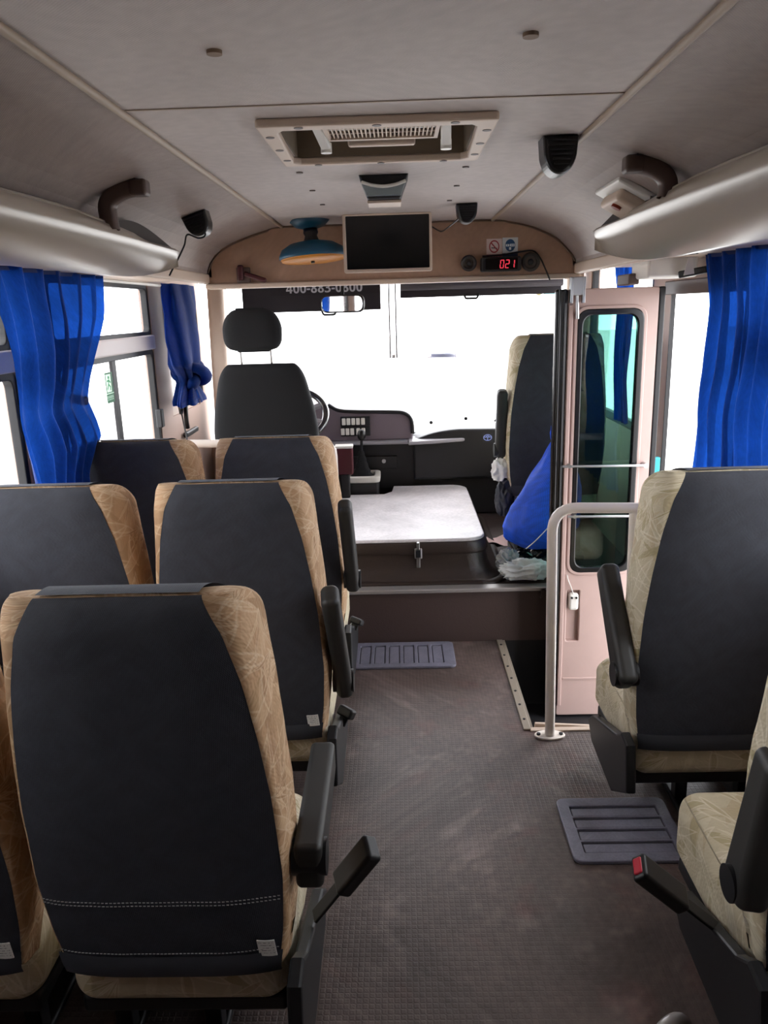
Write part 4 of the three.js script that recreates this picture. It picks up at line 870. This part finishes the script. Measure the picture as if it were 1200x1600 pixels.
{ // flip-down monitor
  const t = thing('monitor', 'black flat monitor in a beige frame mounted on the header', 'monitor', V(-0.03, 1.64, 3.15));
  const D = 3.16;
  part('back_shell', facing(rrectShape(-0.198, 0.138, 1.642, 1.852, 0.008), D + 0.012, 0.03, 0.006), M.creamTrim, t);
  part('bezel', facing(withHole(rrectShape(-0.202, 0.142, 1.638, 1.856, 0.01), rrectShape(-0.19, 0.132, 1.652, 1.848, 0.004)), D, 0.014, 0.004), M.creamTrim, t, 'thin beige frame');
  part('screen', facing(rrectShape(-0.193, 0.135, 1.65, 1.85, 0.003), D + 0.006, 0.008), phys({ color: '#06080a', roughness: 0.18 }), t, 'dark glossy screen');
  part('mount_arm', [box(-0.1, 0.04, 1.7, 1.8, D + 0.04, 3.5, 0.01)], M.creamTrim, t);
}
{ // hanging blue dome on the header
  const t = thing('hanging_fan', 'blue domed fan with an orange underside hanging left of the monitor', 'fan', V(-0.34, 1.69, 3.3));
  const place = (g) => g.scale(1, 1.12, 1).rotateX(-0.055).rotateZ(0.06).translate(-0.335, 1.71, -3.3);
  part('ceiling_cap', place(lathe([[0, 0.135], [0.07, 0.135], [0.08, 0.125], [0.06, 0.108], [0.03, 0.1], [0, 0.1]])), std({ color: '#0e4359', roughness: 0.45 }), t);
  part('neck', place(lathe([[0, 0.105], [0.028, 0.1], [0.03, 0.085], [0.024, 0.075], [0.03, 0.062], [0.036, 0.05], [0, 0.045]])), M.black, t);
  part('dome', place(lathe([[0, 0.06], [0.04, 0.057], [0.09, 0.048], [0.125, 0.03], [0.137, 0.01], [0.137, 0.0], [0.13, -0.004], [0.0, -0.004]], 56)), std({ color: '#0e4d69', roughness: 0.42 }), t);
  const un = part('underside', place(lathe([[0.132, -0.002], [0.128, -0.01], [0.09, -0.014], [0, -0.016]], 56)), std({ color: '#c07e2c', roughness: 0.5 }), t, 'orange disc');
  part('centre_screw', place(disc(new THREE.Vector3(0.0, -0.018, 0.03), 0.008, 0.008, 'y')), M.black, un);
}
{ // red emergency hammer on the header
  const t = thing('emergency_hammer', 'dark red emergency hammer on the header beside the driver', 'hammer', V(-0.6, 1.63, 3.48));
  const red = std({ color: '#420c13', roughness: 0.5 });
  part('handle', bar(V(-0.655, 1.665, 3.475), V(-0.56, 1.632, 3.475), 0.022, 0.02, 0.008), red, t);
  part('head', bar(V(-0.668, 1.7, 3.475), V(-0.67, 1.636, 3.475), 0.028, 0.026, 0.009), red, t);
  part('holder', box(-0.69, -0.63, 1.628, 1.69, 3.485, 3.5, 0.004), M.bracket, t);
}
{ // clock display with two round knobs
  const t = thing('led_clock', 'black header clock with red glowing digits 021', 'clock', V(0.45, 1.64, 3.48));
  part('case', facing(rrectShape(0.362, 0.532, 1.64, 1.7, 0.012), 3.44, 0.06, 0.008), M.black, t);
  part('display_window', facing(rrectShape(0.38, 0.515, 1.648, 1.692, 0.004), 3.438, 0.004), phys({ color: '#07060a', roughness: 0.15 }), t);
  const segs = { 0: 'abcdef', 2: 'abged', 1: 'bc' }, W = 0.0135, H = 0.031, th = 0.0038;
  const glow = std({ color: '#3a0204', emissive: new THREE.Color(1, 0.06, 0.1), emissiveIntensity: 0.75 });
  [0, 2, 1].forEach((n, k) => {
    const cx = 0.449 + k * 0.0225, cy = 1.669, sl = (y) => (y - cy) * 0.12, gs = [];
    const hseg = (y) => new THREE.BoxGeometry(W, th, 0.002).translate(cx + sl(y), y, -3.436), vseg = (s, y) => new THREE.BoxGeometry(th, H / 2 - 0.002, 0.002).translate(cx + s * W / 2 + sl(y), y, -3.436);
    for (const c of segs[n]) gs.push(c === 'a' ? hseg(cy + H / 2) : c === 'd' ? hseg(cy - H / 2) : c === 'g' ? hseg(cy) : c === 'b' ? vseg(1, cy + H / 4) : c === 'c' ? vseg(1, cy - H / 4) : c === 'e' ? vseg(-1, cy - H / 4) : vseg(-1, cy + H / 4));
    part('digit', gs, glow, t, 'red glowing digit');
  });
  const ring = (cx, cy, r, label) => {
    const k = thing('header_speaker', label, 'speaker', V(cx, cy, 3.47));
    part('surround', new THREE.TorusGeometry(r, 0.008, 10, 32).translate(cx, cy, -3.47), std({ color: '#2a2420', roughness: 0.5 }), k);
    part('cone', [disc(V(cx, cy, 3.485), r, 0.03, 'z', 32)], std({ color: '#3d322b', roughness: 0.6 }), k);
    part('cap', [(() => { const g = new THREE.SphereGeometry(r * 0.4, 16, 10); g.scale(1, 1, 0.5); return g.translate(cx, cy, -3.47); })()], M.black, k);
  };
  ring(0.312, 1.678, 0.026, 'small round speaker left of the red clock');
  ring(0.575, 1.676, 0.032, 'larger round speaker right of the red clock');
  single('cable', tube([V(0.37, 1.705, 3.475), V(0.45, 1.708, 3.47), V(0.53, 1.718, 3.47), V(0.585, 1.72, 3.47), V(0.615, 1.69, 3.47), V(0.63, 1.66, 3.465), V(0.645, 1.63, 3.47), V(0.66, 1.6, 3.48)], 0.0035, 60, 6), M.black, 'black cable looping over the round speaker down to the door', 'cable');
}
{ // warning stickers
  const t = thing('warning_sticker', 'no-smoking sticker with red ring above the clock', 'sticker', V(0.42, 1.71, 3.497));
  const ns = canvasTex(256, 256, (x) => {
    x.fillStyle = '#d8c4bd'; x.fillRect(0, 0, 256, 256); x.fillStyle = '#8c2534'; x.fillRect(0, 208, 256, 48); x.strokeStyle = '#30262a'; x.lineWidth = 12;
    x.beginPath(); x.moveTo(80, 120); x.lineTo(176, 128); x.stroke(); x.strokeStyle = '#9c2a2c'; x.lineWidth = 18; x.beginPath(); x.arc(128, 104, 76, 0, 7); x.stroke(); x.beginPath(); x.moveTo(76, 52); x.lineTo(182, 156); x.stroke();
    x.fillStyle = '#c88f92'; for (let k = 0; k < 4; k++) { x.fillRect(40 + k * 46, 220, 34, 5); x.fillRect(54 + k * 46, 220, 6, 26); x.fillRect(42 + k * 46, 240, 30, 5); }
  }, { wrap: false });
  const bl = canvasTex(256, 256, (x) => {
    x.fillStyle = '#cfd2d2'; x.fillRect(0, 0, 256, 256); x.fillStyle = '#22344f'; x.fillRect(0, 208, 256, 48); x.fillStyle = '#1f4a74'; x.beginPath(); x.arc(128, 104, 82, 0, 7); x.fill();
    x.fillStyle = '#dfe6ea'; x.fillRect(56, 88, 60, 30); x.fillRect(126, 84, 76, 36); x.fillStyle = '#1f4a74'; x.fillRect(78, 96, 12, 14); x.fillRect(150, 94, 12, 16); x.fillRect(176, 94, 10, 16); x.fillStyle = '#dfe6ea'; x.fillRect(110, 130, 34, 34);
  }, { wrap: false });
  part('printed_sheet', [new THREE.PlaneGeometry(0.066, 0.078).translate(0.423, 1.737, -3.4975)], std({ map: ns, roughness: 0.6 }), t);
  const u = thing('warning_sticker', 'round blue mandatory sign sticker above the clock', 'sticker', V(0.49, 1.71, 3.497));
  part('printed_sheet', [new THREE.PlaneGeometry(0.066, 0.078).translate(0.491, 1.74, -3.4975)], std({ map: bl, roughness: 0.6 }), u);
}
{ // emergency exit sticker on the sliding pane
  const t = thing('exit_sticker', 'green emergency exit sticker on the left sliding window', 'sticker', V(XL, 1.16, 3.24));
  const g = canvasTex(128, 256, (x) => {
    x.fillStyle = '#06603a'; x.fillRect(0, 0, 128, 256); x.fillStyle = '#d5efdc'; x.fillRect(14, 14, 84, 150);
    x.fillStyle = '#0c8a50'; x.beginPath(); x.arc(60, 42, 13, 0, 7); x.fill(); x.lineWidth = 13; x.strokeStyle = '#0c8a50'; x.beginPath(); x.moveTo(62, 58); x.lineTo(52, 98); x.lineTo(80, 122); x.lineTo(76, 152); x.moveTo(52, 98); x.lineTo(28, 140); x.moveTo(30, 72); x.lineTo(62, 66); x.lineTo(88, 88); x.stroke();
    x.fillStyle = '#cfead8'; x.fillRect(0, 172, 128, 8); for (let k = 0; k < 4; k++) { x.fillRect(14 + k * 27, 196, 18, 5); x.fillRect(14 + k * 27, 208, 20, 4); x.fillRect(21 + k * 27, 196, 4, 34); x.fillRect(14 + k * 27, 226, 19, 4); }
  }, { wrap: false });
  part('printed_film', new THREE.PlaneGeometry(0.085, 0.125).rotateY(Math.PI / 2).translate(XL - 0.008, 1.215, -3.235), phys({ map: g, roughness: 0.6, transmission: 0.15, thickness: 0, side: THREE.DoubleSide }), t);
}
// ---------------------------------------------------------------- curtains
function pleats(label, x, side, left, right, y0, y1, folds, amp, o = {}) {
  // left/right: tables of d against height; the cloth hangs between them in folds
  const t = thing('window_curtain', label, 'curtain', V(x, y0, pl(left, y0)));
  const nu = folds * 12, nv = 44;
  const cloth = grid(nu, nv, (u, v) => {
    const y = lerp(y0, y1, v), a = pl(left, y), b = pl(right, y), tight = clamp((b - a) / (o.full ?? 0.8), 0.25, 1.1);
    const ph = u * folds * Math.PI * 2 + 1.3 * N(u * 4 + x, y * 1.4, 2.1), f = Math.sin(ph) + 0.15 * Math.sin(ph * 1.7 + 1);
    const gather = o.gather ? 1 - 0.6 * Math.exp(-(((y - o.gather) / 0.05) ** 2)) : 1;
    return V(x + side * -1 * (amp * f * gather * (0.7 + 0.5 * N(u * 5, y * 2, x)) ) + 0.02 * N(u * 3, y * 3, 7) + (o.bulge ? o.bulge(u, y) : 0), y, lerp(a, b, u) + 0.15 * amp * Math.cos(ph) * tight);
  });
  part('cloth', cloth, M.curtain, t);
  part('heading_tape', grid(nu, 2, (u, v) => { const y = lerp(y1 - 0.012, y1 + 0.02, v), a = pl(left, y1), b = pl(right, y1), ph = u * folds * Math.PI * 2 + 1.3 * N(u * 4 + x, y1 * 1.4, 2.1); return V(x + side * -1 * amp * 0.55 * Math.sin(ph), y, lerp(a, b, u)); }), M.curtainBand, t);
  return t;
}
{
  const L = [[0.7, 2.26], [1.02, 2.2], [1.2, 2.185], [1.4, 2.17], [1.66, 2.08]], R = [[0.7, 2.6], [0.99, 2.62], [1.09, 2.76], [1.15, 2.73], [1.225, 2.675], [1.3, 2.72], [1.5, 2.87], [1.66, 2.93]];
  const t = pleats('large blue pleated curtain tied back at the left window post', -1.075, -1, L, R, 0.7, 1.645, 6, 0.026, { gather: 1.225, full: 0.75 });
  part('tie_band', [bar(V(-1.15, 1.226, 2.72), V(-1.08, 1.222, 2.66), 0.03, 0.03, 0.01)], M.curtainBand, t, 'dark blue tie band');
  part('rail', rod(V(-1.1, 1.636, 1.2), V(-1.1, 1.636, 3.9), 0.007, 8), M.whitePlastic, t, 'thin pale curtain rail');
}
{
  const L = [[0.6, 2.15], [1.66, 2.13]], R = [[0.6, 2.74], [0.92, 2.715], [1.13, 2.72], [1.27, 2.69], [1.48, 2.71], [1.7, 2.775]];
  pleats('large blue curtain above the right-hand seat with cream edge', 1.045, 1, L, R, 0.6, 1.645, 6, 0.03, { full: 0.9 });
}
{
  const L = [[1.2, 3.58], [1.69, 3.58]], R = [[1.2, 3.78], [1.69, 3.92]];
  pleats('short dark blue curtain glimpsed above the door leaf', 1.05, 1, L, R, 0.95, 1.7, 4, 0.02, { full: 0.4 });
}
{ // knotted curtain
  const t = thing('knotted_curtain', 'blue curtain gathered into a knot beside the driver', 'curtain', V(-1.06, 1.06, 4.02));
  const prof = [[1.055, 0.2, 0.05], [1.075, 0.2, 0.05], [1.12, 0.14, 0.045], [1.165, 0.08, 0.04], [1.2, 0.11, 0.045], [1.26, 0.2, 0.055], [1.34, 0.215, 0.055], [1.46, 0.225, 0.05], [1.56, 0.23, 0.045], [1.645, 0.23, 0.035]];
  const body = grid(96, 48, (u, v) => {
    const y = lerp(1.055, 1.645, v), a = u * Math.PI * 2, rd = pl(prof.map((p) => [p[0], p[1]]), y), rx = pl(prof.map((p) => [p[0], p[2]]), y);
    const n = 1 + 0.16 * Math.sin(a * 9 + 2 * N(y * 3, u * 2, 1)) * smooth(0.3, 0, Math.abs(y - 1.05)) + 0.13 * Math.sin(a * 6 + y * 4) + 0.12 * N(Math.cos(a) * 2, y * 7, Math.sin(a) * 2);
    const drift = y < 1.16 ? 0.1 * (1.16 - y) / 0.1 : 0;
    return V(-1.085 + Math.cos(a) * rx * n, y, 3.99 + drift * 0.4 + Math.sin(a) * rd * n);
  });
  part('cloth', body, M.curtain, t);
  const k = new THREE.TorusKnotGeometry(0.058, 0.034, 160, 14, 2, 3); k.scale(0.85, 0.75, 2.0);
  part('knot', k.translate(-1.07, 1.2, -4.03), M.curtain, t);
  part('hanging_cord', tube([V(-1.1, 1.06, 3.98), V(-1.1, 0.98, 3.97), V(-1.1, 0.93, 3.98)], 0.012, 20, 8), M.black, t, 'dark cord end');
}
// ---------------------------------------------------------------- fittings over the door
{
  const t = thing('door_mechanism', 'grey-white door mechanism cover above the doorway', 'mechanism cover', V(0.97, 1.58, 2.95));
  part('cover_box', box(0.885, 1.06, 1.578, 1.66, 2.86, 3.06, 0.01), M.whitePlastic, t);
  part('actuator_arm', bar(V(0.99, 1.585, 2.85), V(1.07, 1.6, 2.8), 0.02, 0.025, 0.006), M.black, t);
  part('mount_block', box(0.86, 0.9, 1.56, 1.6, 3.0, 3.16, 0.006), M.bracket, t);
  const u = thing('paper_tag', 'small white pointed tag hanging by the right rack', 'tag', V(0.99, 1.58, 2.75));
  part('tag_sheet', facing(polyShape([[0.985, 1.64], [0.998, 1.64], [1.008, 1.585], [0.972, 1.58]]), 2.75, 0.002), std({ color: '#e4dfd8', roughness: 0.7 }), u);
  const v = thing('cabin_lamp', 'white switch box with a small red lamp under the right lining', 'lamp', V(0.6, 1.76, 2.35));
  const lean = (g) => g.translate(-0.655, -1.765, 2.35).rotateZ(-0.5).translate(0.655, 1.765, -2.35);
  part('lamp_base', lean(box(0.575, 0.72, 1.772, 1.79, 2.2, 2.45, 0.006)), M.whitePlastic, v);
  part('lamp_body', lean(box(0.6, 0.7, 1.74, 1.775, 2.24, 2.42, 0.012)), M.creamTrim, v);
  part('red_lens', lean(disc(V(0.625, 1.738, 2.3), 0.014, 0.012, 'y')), std({ color: '#8c2a14', roughness: 0.3 }), v);
}
{ // stickers and wiper pivots on the windscreen
  const st = canvasTex(128, 256, (x) => { x.fillStyle = '#8fd8dc'; x.fillRect(0, 0, 128, 256); x.fillStyle = '#d9e6e6'; x.fillRect(14, 92, 100, 66); x.fillStyle = '#7f9a9d'; for (let k = 0; k < 4; k++) x.fillRect(22, 102 + k * 14, 84, 5); }, { wrap: false });
  single('windscreen_sticker', new THREE.PlaneGeometry(0.09, 0.21).translate(0.915, 1.475, -4.765), phys({ map: st, roughness: 0.6, transmission: 0.5, thickness: 0, side: THREE.DoubleSide }), 'pale teal sticker at the upper right of the windscreen', 'sticker');
  single('round_sticker', disc(V(0.84, 1.572, 4.755), 0.022, 0.002, 'z', 24), phys({ color: '#d6cc9c', roughness: 0.6, transmission: 0.3, thickness: 0 }), 'small round beige sticker under the right visor', 'sticker');
  const w = thing('wiper', 'black wiper with its pivots showing above the right dashboard edge', 'wiper', V(0.4, 0.76, 4.9));
  for (const x of [0.2, 0.42]) part('pivot', disc(V(x, 0.795 + (x - 0.2) * 0.09, 4.9), 0.011, 0.03, 'z', 16), M.black, w);
  part('arm', tube([V(0.6, 0.79, 4.9), V(0.63, 0.812, 4.9), V(0.66, 0.8, 4.9), V(0.7, 0.808, 4.9)], 0.006, 24, 8), M.black, w);
  part('link', rod(V(0.2, 0.74, 4.9), V(0.66, 0.74, 4.9), 0.008), M.black, w);
}
// far beyond the windscreen: a parked car, overexposure haze painted into its pale colours
{
  const t = thing('parked_car', 'blue car with painted haze paling its colours, parked far ahead beyond the windscreen', 'car', V(2.2, -0.85, 38));
  const low = new THREE.Shape(), D = 38, cx = 2.2, gy = -0.85; low.moveTo(cx - 0.85, gy + 0.2); low.lineTo(cx - 0.88, gy + 0.7); low.quadraticCurveTo(cx - 0.8, gy + 0.85, cx - 0.6, gy + 0.87); low.lineTo(cx + 0.6, gy + 0.87); low.quadraticCurveTo(cx + 0.8, gy + 0.85, cx + 0.88, gy + 0.7); low.lineTo(cx + 0.85, gy + 0.2); low.closePath();
  part('body', facing(low, D, 3.6, 0.06), phys({ color: '#8288c8', roughness: 0.4 }), t);
  part('cabin', facing(polyShape([[cx - 0.66, gy + 0.86], [cx - 0.52, gy + 1.36], [cx + 0.52, gy + 1.36], [cx + 0.66, gy + 0.86]]), D + 0.6, 2.0, 0.05), phys({ color: '#d8d9ea', roughness: 0.4 }), t);
  for (const x of [-0.7, 0.7]) part('wheel', disc(V(cx + x, gy + 0.28, D + 0.4), 0.28, 0.2, 'x', 24), M.transom, t);
}
renderer.render(scene, camera);
